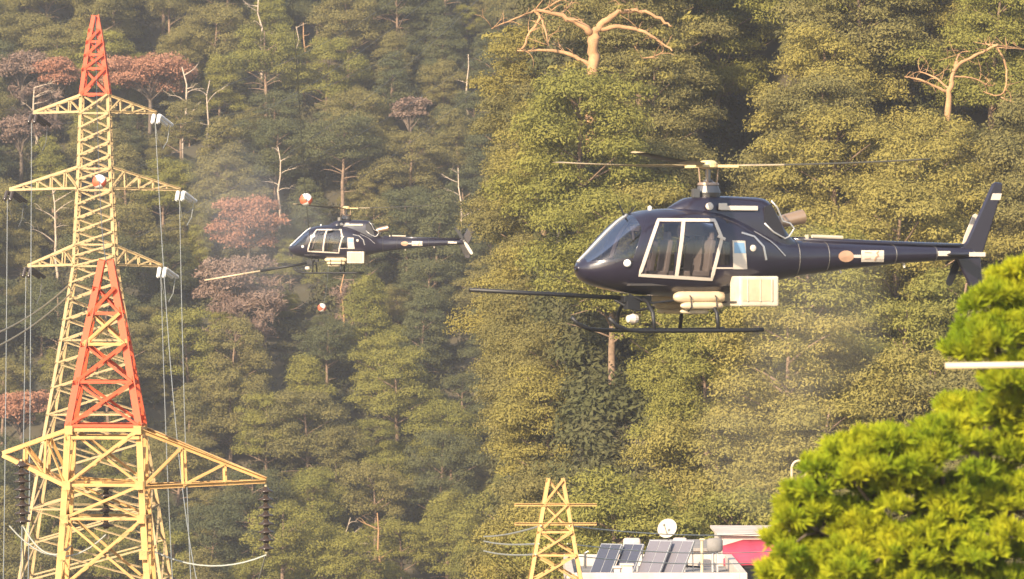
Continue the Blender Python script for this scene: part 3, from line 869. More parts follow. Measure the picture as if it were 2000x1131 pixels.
def sect(px):
    t, b, w, n = smooth_stn(px); zt, zb_ = hz(t), hz(b); return (zt + zb_) / 2, (zt - zb_) / 2, w, n
def ysurf(px, z):
    zc, h, w, n = sect(px); q = min(1, abs((z - zc) / h)); return w * max(0, 1 - q ** n) ** (1 / n)
def port(px, py, off=0.0):
    "a point on the port skin seen at pixel (px, py) of the larger helicopter"
    z = hz(py); s = px
    for _ in range(8): s = px - SH * ysurf(s, z)
    return Vector((hx(s), ysurf(s, z) + off, z)), s
def inpoly(x, y, poly):
    c = False; n = len(poly)
    for i in range(n):
        x1, y1 = poly[i]; x2, y2 = poly[(i + 1) % n]
        if (y1 > y) != (y2 > y) and x < (x2 - x1) * (y - y1) / (y2 - y1) + x1: c = not c
    return c

def side_ribbon(mb, pts, w, off, sub=10, mirror=False, closed=False, mi=0):
    "flat strip of width w (m) laid on the port skin through pixel points"
    q = []
    pts = list(pts) + ([pts[0]] if closed else [])
    for (a, b) in zip(pts, pts[1:]):
        for i in range(sub): q.append((a[0] + (b[0] - a[0]) * i / sub, a[1] + (b[1] - a[1]) * i / sub))
    q.append(pts[-1])
    vs = []; k = len(q)
    for i, (x, y) in enumerate(q):
        x0, y0 = q[max(0, i - 1)]; x1, y1 = q[min(k - 1, i + 1)]
        if closed and i in (0, k - 1): x0, y0 = q[k - 2]; x1, y1 = q[1]
        dx, dy = (x1 - x0), (y1 - y0); L = math.hypot(dx, dy); nx, ny = -dy / L, dx / L
        for s, o_ in ((-.5, off), (.5, off), (.5, -.03), (-.5, -.03)):
            p, _ = port(x + nx * w * s * SX, y + ny * w * s * SZ, o_)
            if mirror: p.y = -p.y
            vs.append(p)
    fs = []
    for i in range(k - 1):
        for j in range(4):
            j2 = (j + 1) % 4; f = (i * 4 + j, i * 4 + j2, (i + 1) * 4 + j2, (i + 1) * 4 + j)
            fs.append(f[::-1] if mirror else f)
    fs.append((0, 1, 2, 3)); fs.append(((k - 1) * 4 + 3, (k - 1) * 4 + 2, (k - 1) * 4 + 1, (k - 1) * 4))
    mb.add(vs, fs, mi)

def side_patch(mb, quad, off, nu=10, nv=8, mirror=False, mi=0):
    "four-cornered sheet on the port skin, a hand's breadth of metal thick"
    (a, b, c, d) = quad; front = []; back = []
    for j in range(nv + 1):
        for i in range(nu + 1):
            u, v = i / nu, j / nv
            x = (a[0] * (1 - u) + b[0] * u) * (1 - v) + (d[0] * (1 - u) + c[0] * u) * v
            y = (a[1] * (1 - u) + b[1] * u) * (1 - v) + (d[1] * (1 - u) + c[1] * u) * v
            p, _ = port(x, y, off); r, _ = port(x, y, -.02)
            if mirror: p.y = -p.y; r.y = -r.y
            front.append(p); back.append(r)
    n = nu + 1; N = len(front); fs = []
    for j in range(nv):
        for i in range(nu):
            f = (j * n + i, j * n + i + 1, (j + 1) * n + i + 1, (j + 1) * n + i); fs.append(f)
    rim = [i for i in range(n)] + [j * n + nu for j in range(1, nv + 1)] + [nv * n + i for i in range(nu - 1, -1, -1)] + [j * n for j in range(nv - 1, 0, -1)]
    for p, q in zip(rim, rim[1:] + rim[:1]): fs.append((p, N + p, N + q, q))
    mb.add(front + back, fs, mi)

def poly_plate(mb, pts, y0, y1, mi=0):
    "plate with the outline pts [(x, z)] between y0 and y1"
    n = len(pts); vs = [(x, y0, z) for x, z in pts] + [(x, y1, z) for x, z in pts]
    fs = [tuple(range(n)), tuple(range(2 * n - 1, n - 1, -1))] + [(i, n + i, n + (i + 1) % n, (i + 1) % n) for i in range(n)]
    mb.add(vs, fs, mi)

DOOR = [(1282, 431), (1392, 431), (1406, 466), (1386, 546), (1245, 538), (1268, 470)]
WIN_F = [(1289, 437), (1324, 437), (1311, 536), (1254, 533), (1274, 472)]
WIN_R = [(1337, 437), (1388, 437), (1399, 467), (1381, 540), (1323, 537)]
WIN_B = [(1408, 470), (1424, 470), (1424, 520), (1402, 520)]

def text_mesh(body, size):
    cu = bpy.data.curves.new('txt', 'FONT'); cu.body = body; cu.size = size; cu.extrude = .004; cu.align_x = 'LEFT'
    o = bpy.data.objects.new('txt', cu); COL.objects.link(o)
    me = bpy.data.meshes.new_from_object(o.evaluated_get(bpy.context.evaluated_depsgraph_get()))
    bpy.data.objects.remove(o); return me

def helicopter(label, loc, yaw, roll, pitch, boom_pts, boom_split, rot_ang, tail_ang, boom_r=.055, tan=(4, 4, 4), tail_side=-1):
    root = empty('helicopter', loc, label, 'helicopter')
    root.rotation_mode = 'XYZ'
    root.rotation_euler = (roll, pitch, yaw)
    # ---- body shell, with the panes cut out of the same surface
    NR = 72
    ss = list(np.arange(1123, 1250, 3.0)) + list(np.arange(1250, 1530, 5.0)) + list(np.arange(1530, 1901, 18.0)) + [1900]
    V = []
    for s in ss:
        zc, h, w, n = sect(s)
        for j in range(NR):
            a = 2 * pi * j / NR; ca, sa = cos(a), sin(a)
            V.append(((hx(s)), w * math.copysign(abs(ca) ** (2 / n), ca), zc + h * math.copysign(abs(sa) ** (2 / n), sa)))
    body = []; panes = {'windscreen_l': [], 'windscreen_r': [], 'door_front_l': [], 'door_rear_l': [], 'door_front_r': [], 'door_rear_r': [], 'side_l': [], 'side_r': []}
    for i in range(len(ss) - 1):
        for j in range(NR):
            f = (i * NR + j, i * NR + (j + 1) % NR, (i + 1) * NR + (j + 1) % NR, (i + 1) * NR + j)
            sc = (ss[i] + ss[i + 1]) / 2
            c = Vector((0, 0, 0))
            for q in f: c += Vector(V[q]) / 4
            pxs = sc + SH * abs(c.y); pys = 505 - c.z * SZ; key = None; sd = 'l' if c.y > 0 else 'r'
            if inpoly(pxs, pys, WIN_F): key = 'door_front_' + sd
            elif inpoly(pxs, pys, WIN_R): key = 'door_rear_' + sd
            elif inpoly(pxs, pys, WIN_B): key = 'side_' + sd
            elif 1134 < sc < 1222 and pys < 513 - (sc - 1134) * .06 and pxs < 1262 - (pys - 430) * .34: key = 'windscreen_' + sd
            if key: panes[key].append(f)
            else: body.append(f)
    body.append(tuple(range(NR))); body.append(tuple((len(ss) - 1) * NR + j for j in range(NR - 1, -1, -1)))
    fo = obj('fuselage', pymesh('fuselage', V, body, True), M['navy'], root)
    for k, fs in panes.items():
        if not fs: continue
        used = sorted({i for f in fs for i in f}); mp = {u: i for i, u in enumerate(used)}
        me = pymesh('pane', [V[u] for u in used], [tuple(mp[i] for i in f) for f in fs], True)
        obj('windscreen' if 'windscreen' in k else 'window', me, M['windscreen'] if 'windscreen' in k else M['glass'], root)
    # windscreen posts and lower sill
    mb = MB(); mb.tube([(hx(s), 0, sect(s)[0] + sect(s)[1] + .012) for s in range(1127, 1226, 4)], .036, 6); mb.build('windscreen_post', M['alu'], root, smooth=True)
    for mir in (False, True):
        mb = MB(); side_ribbon(mb, [(1262, 428), (1255, 450), (1246, 480), (1236, 512)], .11, .012, 8, mir); mb.build('door_pillar', M['navy'], root)
        mb = MB(); side_ribbon(mb, [(1150, 513), (1180, 511), (1215, 508), (1238, 507)], .05, .010, 8, mir); mb.build('sill', M['navy'], root)
        # the cabin doors: white outline with a central post
        mb = MB(); side_ribbon(mb, DOOR, .075, .022, 8, mir, True); side_ribbon(mb, [(1331, 433), (1327, 470), (1317, 541)], .085, .020, 10, mir)
        door = mb.build('door_frame', M['white_paint'], root)
        mb = MB(); side_ribbon(mb, [(1398, 462), (1412, 468)], .06, .04, 3, mir); mb.build('handle', M['white_paint'], door)
        mb = MB(); side_ribbon(mb, [(1388, 524), (1428, 524)], .035, .014, 6, mir); mb.build('stripe', M['white_paint'], root)
        mb = MB(); side_patch(mb, [(1427, 470), (1452, 471), (1456, 526), (1429, 526)], .018, 5, 6, mir); hp = mb.build('hatch', M['white_paint'], root)
        mb = MB(); side_patch(mb, [(1430, 474), (1450, 475), (1453, 495), (1430, 495)], .024, 5, 4, mir); mb.build('pane', M['blue_glass'], hp)
        p, _ = port(1467, 485, .0)
        mb = MB(); sg = -1 if mir else 1
        mb.lathe([(.075, -.02), (.075, .03), (.03, .045), (0, .045)], (p.x, sg * p.y, p.z), (0, sg, 0), 18); mb.build('filler_cap', M['white_paint'], root)
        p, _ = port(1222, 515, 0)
        mb = MB(); mb.lathe([(.085, -.04), (.085, .035), (.05, .06), (0, .068)], (p.x, sg * p.y, p.z), (.55, sg * .85, .1), 18); mb.build('glint_disc', M['porcelain'], root, smooth=True)  # pale disc added for the sun glint on the nose
        mb = MB(); side_ribbon(mb, [(1446, 455), (1470, 462), (1488, 482), (1493, 508)], .04, .02, 6, mir); mb.build('fairing_edge', M['alu'], root)
        mb = MB(); side_ribbon(mb, [(1470, 452), (1500, 470), (1512, 480), (1530, 500)], .02, .02, 6, mir); mb.build('fairing_seam', M['alu'], root)
        # emblem and registration on the boom
        mb = MB(); c0, _ = port(1648, 500, .012); ring = []
        for k in range(18):
            a = 2 * pi * k / 18; p, _ = port(1648 + 15 * cos(a), 500 + 11.5 * sin(a), .012); p.y *= sg; ring.append(p)
        c0.y *= sg; mb.add([c0] + ring, [(0, 1 + k, 1 + (k + 1) % 18) for k in range(18)])
        mb.build('emblem', M['brown_emblem'], root)
        mb = MB(); side_patch(mb, [(1678, 488), (1722, 488), (1722, 511), (1678, 511)], .010, 6, 4, mir); pl_ = mb.build('registration_panel', M['white_paint'], root)
        mb = MB(); side_patch(mb, [(1661, 497), (1677, 497), (1677, 503), (1661, 503)], .010, 3, 2, mir); mb.build('registration_dash', M['white_paint'], root)
        mb = MB()
        side_ribbon(mb, [(1704, 509), (1706, 502), (1711, 499), (1708, 493), (1712, 490)], .035, .016, 3, mir)
        side_ribbon(mb, [(1684, 492), (1698, 493)], .018, .016, 3, mir); side_ribbon(mb, [(1684, 505), (1696, 504)], .018, .016, 3, mir)
        mb.build('registration_mark', M['brown_emblem'], pl_)
    for s_ in (1545, 1605, 1740, 1822):
        zc, h, w, n = sect(s_); mb = MB(); ring = []
        for k in range(33):
            a = 2 * pi * k / 32; ca, sa = cos(a), sin(a)
            ring.append((hx(s_), (w + .003) * math.copysign(abs(ca) ** (2 / n), ca), zc + (h + .003) * math.copysign(abs(sa) ** (2 / n), sa)))
        mb.tube(ring, .011, 5, False); mb.build('boom_seam', M['metal'], root)
    # ---- cabin inside
    mb = MB()
    mb.box((hx(1300), 0, hz(556)), (2.6, 1.5, .05)); mb.box((hx(1392), 0, hz(495)), (.05, 1.5, 1.5)); mb.box((hx(1196), 0, hz(528)), (.35, .9, .55))
    mb.build('cabin_floor', M['interior'], root)
    for (sx_, sy_) in ((1262, .38), (1262, -.38), (1345, .42), (1345, -.42), (1345, 0)):
        mb = MB(); x = hx(sx_)
        mb.box((x, sy_, hz(535)), (.46, .42, .14)); mb.box((x - .27, sy_, hz(502)), (.13, .42, .78), Matrix.Rotation(rad(-10), 3, 'Y')); mb.box((x - .34, sy_, hz(462)), (.10, .26, .20))
        mb.build('seat', M['seat'], root, bevel=.03)
    mb = MB(); mb.tube([(hx(1226), .28, hz(470)), (hx(1222), .34, hz(452))], .03, 6); mb.box((hx(1226), .34, hz(448)), (.16, .2, .12)); mb.build('sun_visor', M['dish'], root, bevel=.02)
    # ---- cowling over engine and gearbox
    CW = [(1300, 409, .10), (1318, 398, .30), (1338, 387, .42), (1370, 383, .48), (1420, 383, .50), (1470, 385, .50), (1488, 388, .49), (1504, 412, .46), (1522, 448, .40), (1538, 468, .32)]
    vs = []; nr = 20; q = np.array(CW, float); st = list(np.linspace(1300, 1538, 40))
    for s in st:
        tz = hz(np.interp(s, q[:, 0], q[:, 1])); w = np.interp(s, q[:, 0], q[:, 2]); b = hz(462) if s < 1480 else hz(478)
        for j in range(nr + 1):
            a = pi * j / nr; ca, sa = cos(a), sin(a)
            vs.append((hx(s), w * math.copysign(abs(ca) ** .55, ca), b + (tz - b) * abs(sa) ** .6))
    n = nr + 1; fs = [(i * n + j, i * n + j + 1, (i + 1) * n + j + 1, (i + 1) * n + j) for i in range(len(st) - 1) for j in range(nr)]
    cow = obj('cowling', pymesh('cowling', vs, fs, True), M['navy'], root)
    for sg in (1, -1):
        yb = .515 * sg
        mb = MB(); mb.box((hx(1424), yb, hz(407)), (.98, .03, .105)); mb.box((hx(1392), yb, hz(404)), (.22, .034, .15)); mb.build('cowling_stripe', M['white_paint'], cow, bevel=.01)
        mb = MB(); poly_plate(mb, [(hx(1473), hz(405)), (hx(1486), hz(398)), (hx(1506), hz(440)), (hx(1512), hz(464)), (hx(1490), hz(452)), (hx(1473), hz(436))], sg * .47, sg * .505); mb.build('intake_panel', M['navy2'], cow)
        mb = MB(); mb.tube([(hx(s), sg * .50, hz(p)) for s, p in ((1473, 436), (1490, 453), (1512, 466), (1520, 462), (1530, 446), (1522, 436), (1508, 432), (1497, 405), (1486, 392))], .022, 6); mb.build('panel_edge', M['alu'], cow, smooth=True)
        mb = MB(); mb.lathe([(.09, -.02), (.09, .03), (.04, .05), (0, .05)], (hx(1366), sg * .50, hz(404)), (0, sg, .2), 14); mb.build('port_cap', M['white_paint'], cow)
    mb = MB(); mb.tube([(hx(1505), 0, hz(442)), (hx(1525), 0, hz(432)), (hx(1566), 0, hz(422))], [.15, .15, .17], 18, False); mb.tube([(hx(1505), 0, hz(442)), (hx(1525), 0, hz(432)), (hx(1566), 0, hz(422))], [.135, .135, .155], 18, False); mb.build('exhaust', M['exhaust'], root, smooth=True)
    mb = MB(); mb.lathe([(.26, 0), (.30, .10), (.24, .26), (.12, .36), (.10, .40)], (hx(1383), 0, hz(385)), (0, 0, 1), 20)
    mb.box((hx(1352), .16, hz(378)), (.16, .12, .20)); mb.box((hx(1366), -.18, hz(378)), (.14, .12, .18)); mb.build('gearbox', M['metal'], root)
    mb = MB(); mb.tube([(hx(1383), 0, hz(382)), (hx(1383), 0, hz(318))], .065, 12); mb.build('mast', M['metal'], root)
    mb = MB(); mb.lathe([(.22, 0), (.26, .03), (.24, .08), (.10, .10)], (hx(1383), 0, hz(364)), (0, 0, 1), 20)
    for k in range(3):
        a = rot_ang + k * 2 * pi / 3 + .25
        mb.tube([(hx(1383) + .22 * cos(a), .22 * sin(a), hz(360)), (hx(1383) + .26 * cos(a), .26 * sin(a), hz(328))], .02, 6)
    mb.build('swashplate', M['exhaust'], root)
    mb = MB(); mb.lathe([(0, .13), (.15, .12), (.22, .06), (.23, -.04), (.10, -.08)], (hx(1383), 0, hz(324)), (0, 0, 1), 18)
    for k in range(3):
        a = rot_ang + k * 2 * pi / 3; c, s = cos(a), sin(a); R = Matrix.Rotation(a, 3, 'Z')
        mb.box(Vector((hx(1383), 0, hz(325))) + R @ Vector((.40, 0, 0)), (.62, .20, .07), R)
    hub = mb.build('rotor_hub', M['hub'], root, bevel=.015)
    Rr = 5.3
    for k in range(3):
        a = rot_ang + k * 2 * pi / 3; R = Matrix.Rotation(a, 3, 'Z'); c0 = Vector((hx(1383), 0, hz(325))); vs = []; N = 12
        for i in range(N + 1):
            r_ = .62 + (Rr - .62) * i / N; dz = .02 + .055 * (r_ / Rr) ** 2 * 3.0; ch = .38 if r_ > 1.0 else .18
            tw = rad(9 - 9 * r_ / Rr)
            for (u, v) in ((-.30, 0), (-.22, .042), (0, .052), (.70, .004), (0, -.028), (-.22, -.026)):
                yv, zv = u * ch, v * ch * 1.3
                vs.append(c0 + R @ Vector((r_, yv * cos(tw) - zv * sin(tw), dz + yv * sin(tw) + zv * cos(tw))))
        fs = [(i * 6 + j, i * 6 + (j + 1) % 6, (i + 1) * 6 + (j + 1) % 6, (i + 1) * 6 + j) for i in range(N) for j in range(6)] + [tuple(range(5, -1, -1)), tuple(N * 6 + j for j in range(6))]
        me = pymesh('rotor_blade', vs, fs, True); ro = obj('rotor_blade', me, [M['blade'], M['blade_dark']], root)
        me.polygons.foreach_set('material_index', [1 if p.index // 6 >= tan[k] and p.index < N * 6 else 0 for p in me.polygons])
    # roof bits
    mb = MB(); mb.lathe([(.0, .10), (.045, .08), (.05, 0)], (hx(1268), 0, hz(411)), (0, 0, 1), 12); mb.build('roof_beacon', M['porcelain'], root)
    mb = MB(); mb.tube([(hx(1218), 0, hz(424)), (hx(1206), 0, hz(395))], [.03, .012], 6); mb.tube([(hx(1226), 0, hz(420)), (hx(1240), 0, hz(404))], [.03, .012], 6); mb.build('wire_cutter', M['black'], root)
    # ---- tail
    mb = MB(); mb.tube([(hx(1545), 0, hz(467)), (hx(1700), 0, hz(473)), (hx(1880), 0, hz(478))], [.07, .06, .05], 10); mb.build('driveshaft_cover', M['navy'], root, smooth=True)
    mb = MB(); mb.tube([(hx(1582), .03, hz(461)), (hx(1641), .03, hz(463))], .045, 8); mb.box((hx(1572), .03, hz(462)), (.07, .06, .11)); mb.build('cover_glint', M['dish'], root)  # pale rod added as the highlight on the driveshaft cover
    def fin(pts, y, t, name, m):
        mbx = MB(); poly_plate(mbx, [(hx(a), hz(b)) for a, b in pts], y - t / 2, y + t / 2); return mbx.build(name, m, root, bevel=t * .4)
    fin([(1872, 482), (1886, 470), (1938, 354), (1944, 350), (1958, 352), (1956, 372), (1920, 488), (1912, 502), (1880, 500)], 0, .10, 'tail_fin', M['navy'])
    mb = MB(); poly_plate(mb, [(hx(1937), hz(373)), (hx(1955), hz(373)), (hx(1952), hz(386)), (hx(1933), hz(386))], -.056, .056); mb.build('fin_band', M['white_paint'], root)
    fin([(1866, 502), (1914, 502), (1919, 568), (1912, 574), (1898, 572)], 0, .08, 'lower_fin', M['navy'])
    for sg in (1, -1):
        mb = MB(); vs = []; fs = []
        prof_ = [(.22, 0), (.15, .035), (0, .045), (-.28, .006), (0, -.03), (.15, -.028)]
        for yy_ in (.10, 1.27):
            for u, v in prof_: vs.append((hx(1856) + u, sg * yy_, hz(496) + v))
        fs = [(j, (j + 1) % 6, 6 + (j + 1) % 6, 6 + j) for j in range(6)] + [tuple(range(6)), tuple(11 - j for j in range(6))]
        if sg < 0: fs = [f[::-1] for f in fs]
        mb.add(vs, fs); stb = mb.build('stabilizer', M['navy2'], root)
        mb = MB(); mb.box((hx(1856) + .02, sg * 1.275, hz(496)), (.42, .03, .10)); mb.build('end_plate', M['white_paint'], stb)
        mb = MB(); mb.box((hx(1836), sg * .158, hz(494)), (.34, .03, .12)); mb.build('boom_marking', M['white_paint'], root, bevel=.01)
    mb = MB(); mb.tube([(hx(1893), tail_side * .08, hz(486)), (hx(1893), tail_side * .34, hz(486))], .06, 10); mb.build('tail_gearbox', M['metal'], root)
    for k, m_ in ((0, 'white_paint'), (1, 'black')):
        a = tail_ang + k * pi; d = Vector((-cos(a), 0, sin(a))); e = Vector((sin(a), 0, cos(a))); c0 = Vector((hx(1893), tail_side * .32, hz(486))); mb = MB()
        pts = [c0 + d * r_ + e * s_ for r_, s_ in ((.08, -.05), (.30, -.09), (.86, -.09), (.93, -.05), (.93, .05), (.86, .09), (.30, .09), (.08, .05))]
        vs = pts + [p + Vector((0, -.03, 0)) for p in pts]; fs = [tuple(range(8)), tuple(range(15, 7, -1))] + [(i, 8 + i, 8 + (i + 1) % 8, (i + 1) % 8) for i in range(8)]
        mb.add(vs, fs); mb.build('tail_rotor_blade', M[m_], root)
    # ---- undercarriage
    zsk = hz(645)
    for sg in (1, -1):
        y = .98 * sg
        mb = MB(); pts = [(hx(1152), y, zsk + .30), (hx(1165), y, zsk + .14), (hx(1188), y, zsk + .02), (hx(1215), y, zsk), (hx(1350), y, zsk), (hx(1432), y, zsk + .01), (hx(1452), y, zsk + .02)]
        mb.tube(pts, .05, 10); mb.build('skid', M['black'], root, smooth=True)
    for s in (1240, 1365):
        mb = MB(); mb.tube([(hx(s), y, z) for y, z in ((-.98, zsk), (-.90, zsk + .40), (-.62, hz(590)), (-.3, hz(582)), (.3, hz(582)), (.62, hz(590)), (.90, zsk + .40), (.98, zsk))], .045, 10); mb.build('cross_tube', M['black'], root, smooth=True)
    # ---- washing gear: side box, tanks, lance
    mb = MB(); mb.box((hx(1435), .98, hz(569)), (1.02, .52, .70)); bx = mb.build('equipment_box', M['box_white'], root, bevel=.04)
    mb = MB(); mb.box((hx(1432), 1.246, hz(567)), (.80, .012, .5)); mb.build('side_panel', M['tank_cream'], bx, bevel=.004)
    for x in (1412, 1436, 1458):
        mb = MB(); mb.box((hx(x), 1.256, hz(567)), (.02, .02, .52)); mb.build('rib', M['box_white'], bx)
    mb = MB(); mb.box((hx(1435), -.98, hz(569)), (1.02, .52, .70)); mb.build('equipment_box', M['box_white'], root, bevel=.04)
    mb = MB(); mb.box((hx(1430), 0, hz(590)), (.12, 2.2, .05)); mb.box((hx(1400), 0, hz(590)), (.12, 2.2, .05)); mb.build('box_bracket', M['metal'], root)
    for sg in (1, -1):
        for (a, b, p, r_, y) in ((1290, 1392, 580, .135, .62), (1300, 1385, 597, .085, .72), (1304, 1362, 608, .06, .60)):
            mb = MB(); x0, x1 = hx(a), hx(b)
            mb.lathe([(0, 0), (r_ * .55, .03), (r_ * .9, .12), (r_, .22), (r_, x0 - x1 - .2), (r_ * .85, x0 - x1 - .06), (0, x0 - x1)], (x0, sg * y, hz(p)), (-1, 0, 0), 16); mb.build('water_tank', M['tank_cream'], root, smooth=True)
        for s in (1318, 1368):
            mb = MB(); mb.tube([(hx(s), sg * .55, hz(568)), (hx(s), sg * .80, hz(580)), (hx(s), sg * .83, hz(600)), (hx(s), sg * .55, hz(612))], .016, 6); mb.build('tank_strap', M['black'], root)
    mb = MB(); mb.box((hx(1232), .1, hz(584)), (.7, .5, .16)); mb.box((hx(1222), .28, hz(596)), (.34, .22, .20)); mb.tube([(hx(1215), .3, hz(575)), (hx(1250), .45, hz(592)), (hx(1285), .52, hz(588)), (hx(1310), .56, hz(584))], .03, 8)
    mb.tube([(hx(1195), .1, hz(586)), (hx(1225), .35, hz(606)), (hx(1262), .4, hz(600))], .035, 8); mb.build('pump_mount', M['black'], root, bevel=.02)
    mb = MB(); mb.lathe([(0, 0), (.10, .02), (.12, .12), (.08, .26), (0, .28)], (hx(1222), .55, hz(622)), (1, .2, 0), 14); mb.build('spot_lamp', M['white_paint'], root)
    a, b = Vector(boom_pts[0]), Vector(boom_pts[1]); c = a.lerp(b, boom_split)
    mb = MB(); mb.tube([a, c], boom_r, 10); bo = mb.build('spray_lance', M['black'], root, smooth=True)
    if boom_split < .98:
        mb = MB(); mb.tube([c, b], [boom_r * .8, boom_r * .6], 10); mb.build('lance_tip', M['tank_cream'], bo, smooth=True)
    # small things under the boom
    for pa_, pb_2 in (((1636, 526), (1640, 533)), ((1762, 512), (1764, 522))):
        mb = MB(); mb.tube([(hx(pa_[0]), 0, hz(pa_[1])), (hx(pb_2[0]), 0, hz(pb_2[1]))], .03, 8); mb.build('boom_antenna', M['white_paint'], root)
    return root

TH2 = rad(25)
helicopter('larger black helicopter with white outlined doors and a cream box on its side', P(1400, 505, 119.0), pi + TH2, 0, 0,
           [(hx(1230), .12, hz(583)), (hx(920), .0, hz(566))], 1.0, rad(180 + 45 - 180), rad(65), .05, (4, 3, 12), -1)
TH1 = rad(-5)
helicopter('smaller black helicopter with a long spray lance reaching left', P(684, 478, 302.0), pi + TH1, 0, 0,
           [(hx(1220), .12, hz(594)), (hx(1122) + 5.0, .05, -2.1)], .47, rad(62), rad(-58), .075, (2, 2, 2), 1)

# ------------------------------------------------------------------ small lattice pole and its wires, lower right
D3 = 150.0; K3 = D3 / F; CX3 = (1085 - 1000) * K3; G3 = ground(CX3, D3)
def z3(py): return (565.5 - py) * K3 - G3
t3 = empty('lattice_pole', (CX3, D3, G3), 'small amber lattice pole in front of the roofs', 'pylon')
pyb3 = 565.5 - G3 / K3
def h3(py): return (13 + (py - 930) * .178) * K3
legs(t3, [(h3(p), z3(p), 0) for p in (935, 1131, pyb3)], .105, 'amber_steel')
for a, b in ((985, 937), (1038, 985), (1083, 1038), (1135, 1083), (1200, 1135), (1290, 1200), (pyb3, 1290)):
    panel(t3, h3(a), z3(a), h3(b), z3(b), .06, 'amber_steel')
for py in (1022, 985):
    mb = MB(); mb.bar((-1.2, -h3(py) - .03, z3(py)), (1.2, -h3(py) - .03, z3(py)), .08); mb.build('cross_arm', M['amber_steel'], t3)
for k, (pA, pB, pC) in enumerate((((1056, 1027), (900, 1048), None), ((1052, 1062), (900, 1057), (1150, 1067)), ((1046, 1083), (900, 1076), None))):
    a = P(pA[0], pA[1], D3 - .8); b = P(945, pB[1], 224)
    wire(a, b, .08, f'{("upper", "middle", "lower")[k]} of three pale wires running left from the small lattice pole', .03)
    c3 = P(1600, pA[1] + 6, D3 + 26)
    wire(P(pA[0] + 56, pA[1], D3 - .5), c3, .25, f'{("upper", "middle", "lower")[k]} of three wires running right from the small lattice pole behind the roofs', .018)

# ------------------------------------------------------------------ roofs, lower right
DH = 170.0
hA = empty('house', P(1280, 1200, 174) * 1.0, 'white flat roofed house with a parapet at the bottom of the view', 'house')
oA = Vector(hA.location)
def bx(mb, p0, p1, m=0):
    p0 = Vector(p0); p1 = Vector(p1); mb.box((p0 + p1) / 2 - oA, (abs(p1.x - p0.x), abs(p1.y - p0.y), abs(p1.z - p0.z)), None, m)
xl, xr = P(1122, 0, DH).x, P(1445, 0, DH).x
zp = P(0, 1119, DH).z; zr_ = zp - .42; gz = ground((xl + xr) / 2, 175)
mb = MB(); bx(mb, (xl, DH + .25, gz - 1), (xr, DH + 11.75, zr_)); mb.build('wall', M['wall_white'], hA)
mb = MB(); bx(mb, (xl, DH, zr_ - .3), (xr, DH + .25, zp)); bx(mb, (xl, DH + 11.75, zr_ - .3), (xr, DH + 12, zp)); bx(mb, (xl - .25, DH, zr_ - .3), (xl, DH + 12, zp)); bx(mb, (xr, DH, zr_ - .3), (xr + .25, DH + 12, zp)); mb.build('parapet', M['wall_white'], hA, bevel=.02)
mb = MB(); bx(mb, (xl + .02, DH + .27, zr_), (xr - .02, DH + 11.7, zr_ + .02)); mb.build('roof', M['roof_grey'], hA)
for wx in (.25, .5, .75):
    x = xl + (xr - xl) * wx
    mb = MB(); bx(mb, (x - .55, DH + .2, zr_ - 2.4), (x + .55, DH + .3, zr_ - 1.2)); w_ = mb.build('window', M['white_paint'], hA)
    mb = MB(); bx(mb, (x - .48, DH + .19, zr_ - 2.33), (x + .48, DH + .21, zr_ - 1.27)); mb.build('pane', M['panel_dark'], w_)
# chimneys on the parapet
for (pa_, pb2, pt) in ((1200, 1212, 1107), (1214, 1236, 1102)):
    mb = MB(); bx(mb, (P(pa_, 0, DH).x, DH + .3, zr_), (P(pb2, 0, DH).x, DH + .75, P(0, pt + 4, DH).z)); bx(mb, (P(pa_ - 3, 0, DH).x, DH + .25, P(0, pt + 4, DH).z), (P(pb2 + 3, 0, DH).x, DH + .80, P(0, pt, DH).z)); mb.build('chimney', M['wall_white'], hA, bevel=.02)
# solar water heaters standing on the roof
def collector(px, py, w, h, m, label, tilt=48, turn=28, D=DH + 4.5, tank=None):
    b = P(px, py, D); b.z = zr_ + .05
    root = empty('solar_collector', b, label, 'solar panel', 'solar collectors on the white roof')
    root.rotation_euler = (0, 0, rad(-turn))
    R = Matrix.Rotation(rad(90 - tilt) * -1, 3, 'X')
    mb = MB(); mb.box(R @ Vector((0, 0, h / 2)) + Vector((0, 0, .05)), (w, .09, h), R); fr = mb.build('frame', M['alu'], root, bevel=.01)
    for k in range(2):
        mb = MB(); mb.box(R @ Vector(((k - .5) * w * .48, -.05, h / 2)) + Vector((0, 0, .05)), (w * .45, .012, h * .93), R); mb.build('pane', M[m], fr)
    mb = MB()
    for sx in (-.4, .4):
        top = R @ Vector((w * sx, .06, h * .95)) + Vector((0, 0, .05)); mb.tube([top, (top.x, top.y + .06, 0)], .022, 6)
    mb.build('stand', M['alu'], root)
    return root
collector(1266, 1120, .85, 1.5, 'panel_grey', 'large grey solar panel in the middle of the roof')
collector(1310, 1120, .85, 1.5, 'panel_grey', 'grey solar panel at the right end of the roof row')
collector(1172, 1122, .80, 1.35, 'panel_dark', 'dark solar panel at the left end of the roof row')
collector(1216, 1121, .75, 1.35, 'panel_dark', 'dark solar panel second from the left in the roof row')
def tank(px, py, L, r, m, label, D=DH + 8.0, upright=False):
    c = P(px, py, D); root = empty('water_tank', (c.x, c.y, zr_ + .02), label, 'water tank'); h = c.z - zr_
    mb = MB(); ax = (0, 0, 1) if upright else (1, 0, .0); o_ = Vector((0, 0, h)) - Vector(ax) * L / 2
    mb.lathe([(0, 0), (r * .8, .02), (r, .08), (r, L - .08), (r * .8, L - .02), (0, L)], o_, ax, 20); mb.build('barrel', M[m], root, smooth=True)
    mb = MB()
    for s in (-.3, .3): mb.box((L * s if not upright else s * r, 0, (h - r * .9) / 2 if not upright else (h - L / 2) / 2), (.06, .4, max(.1, h - r * .9 if not upright else h - L / 2)))
    mb.build('stand', M['alu'], root)
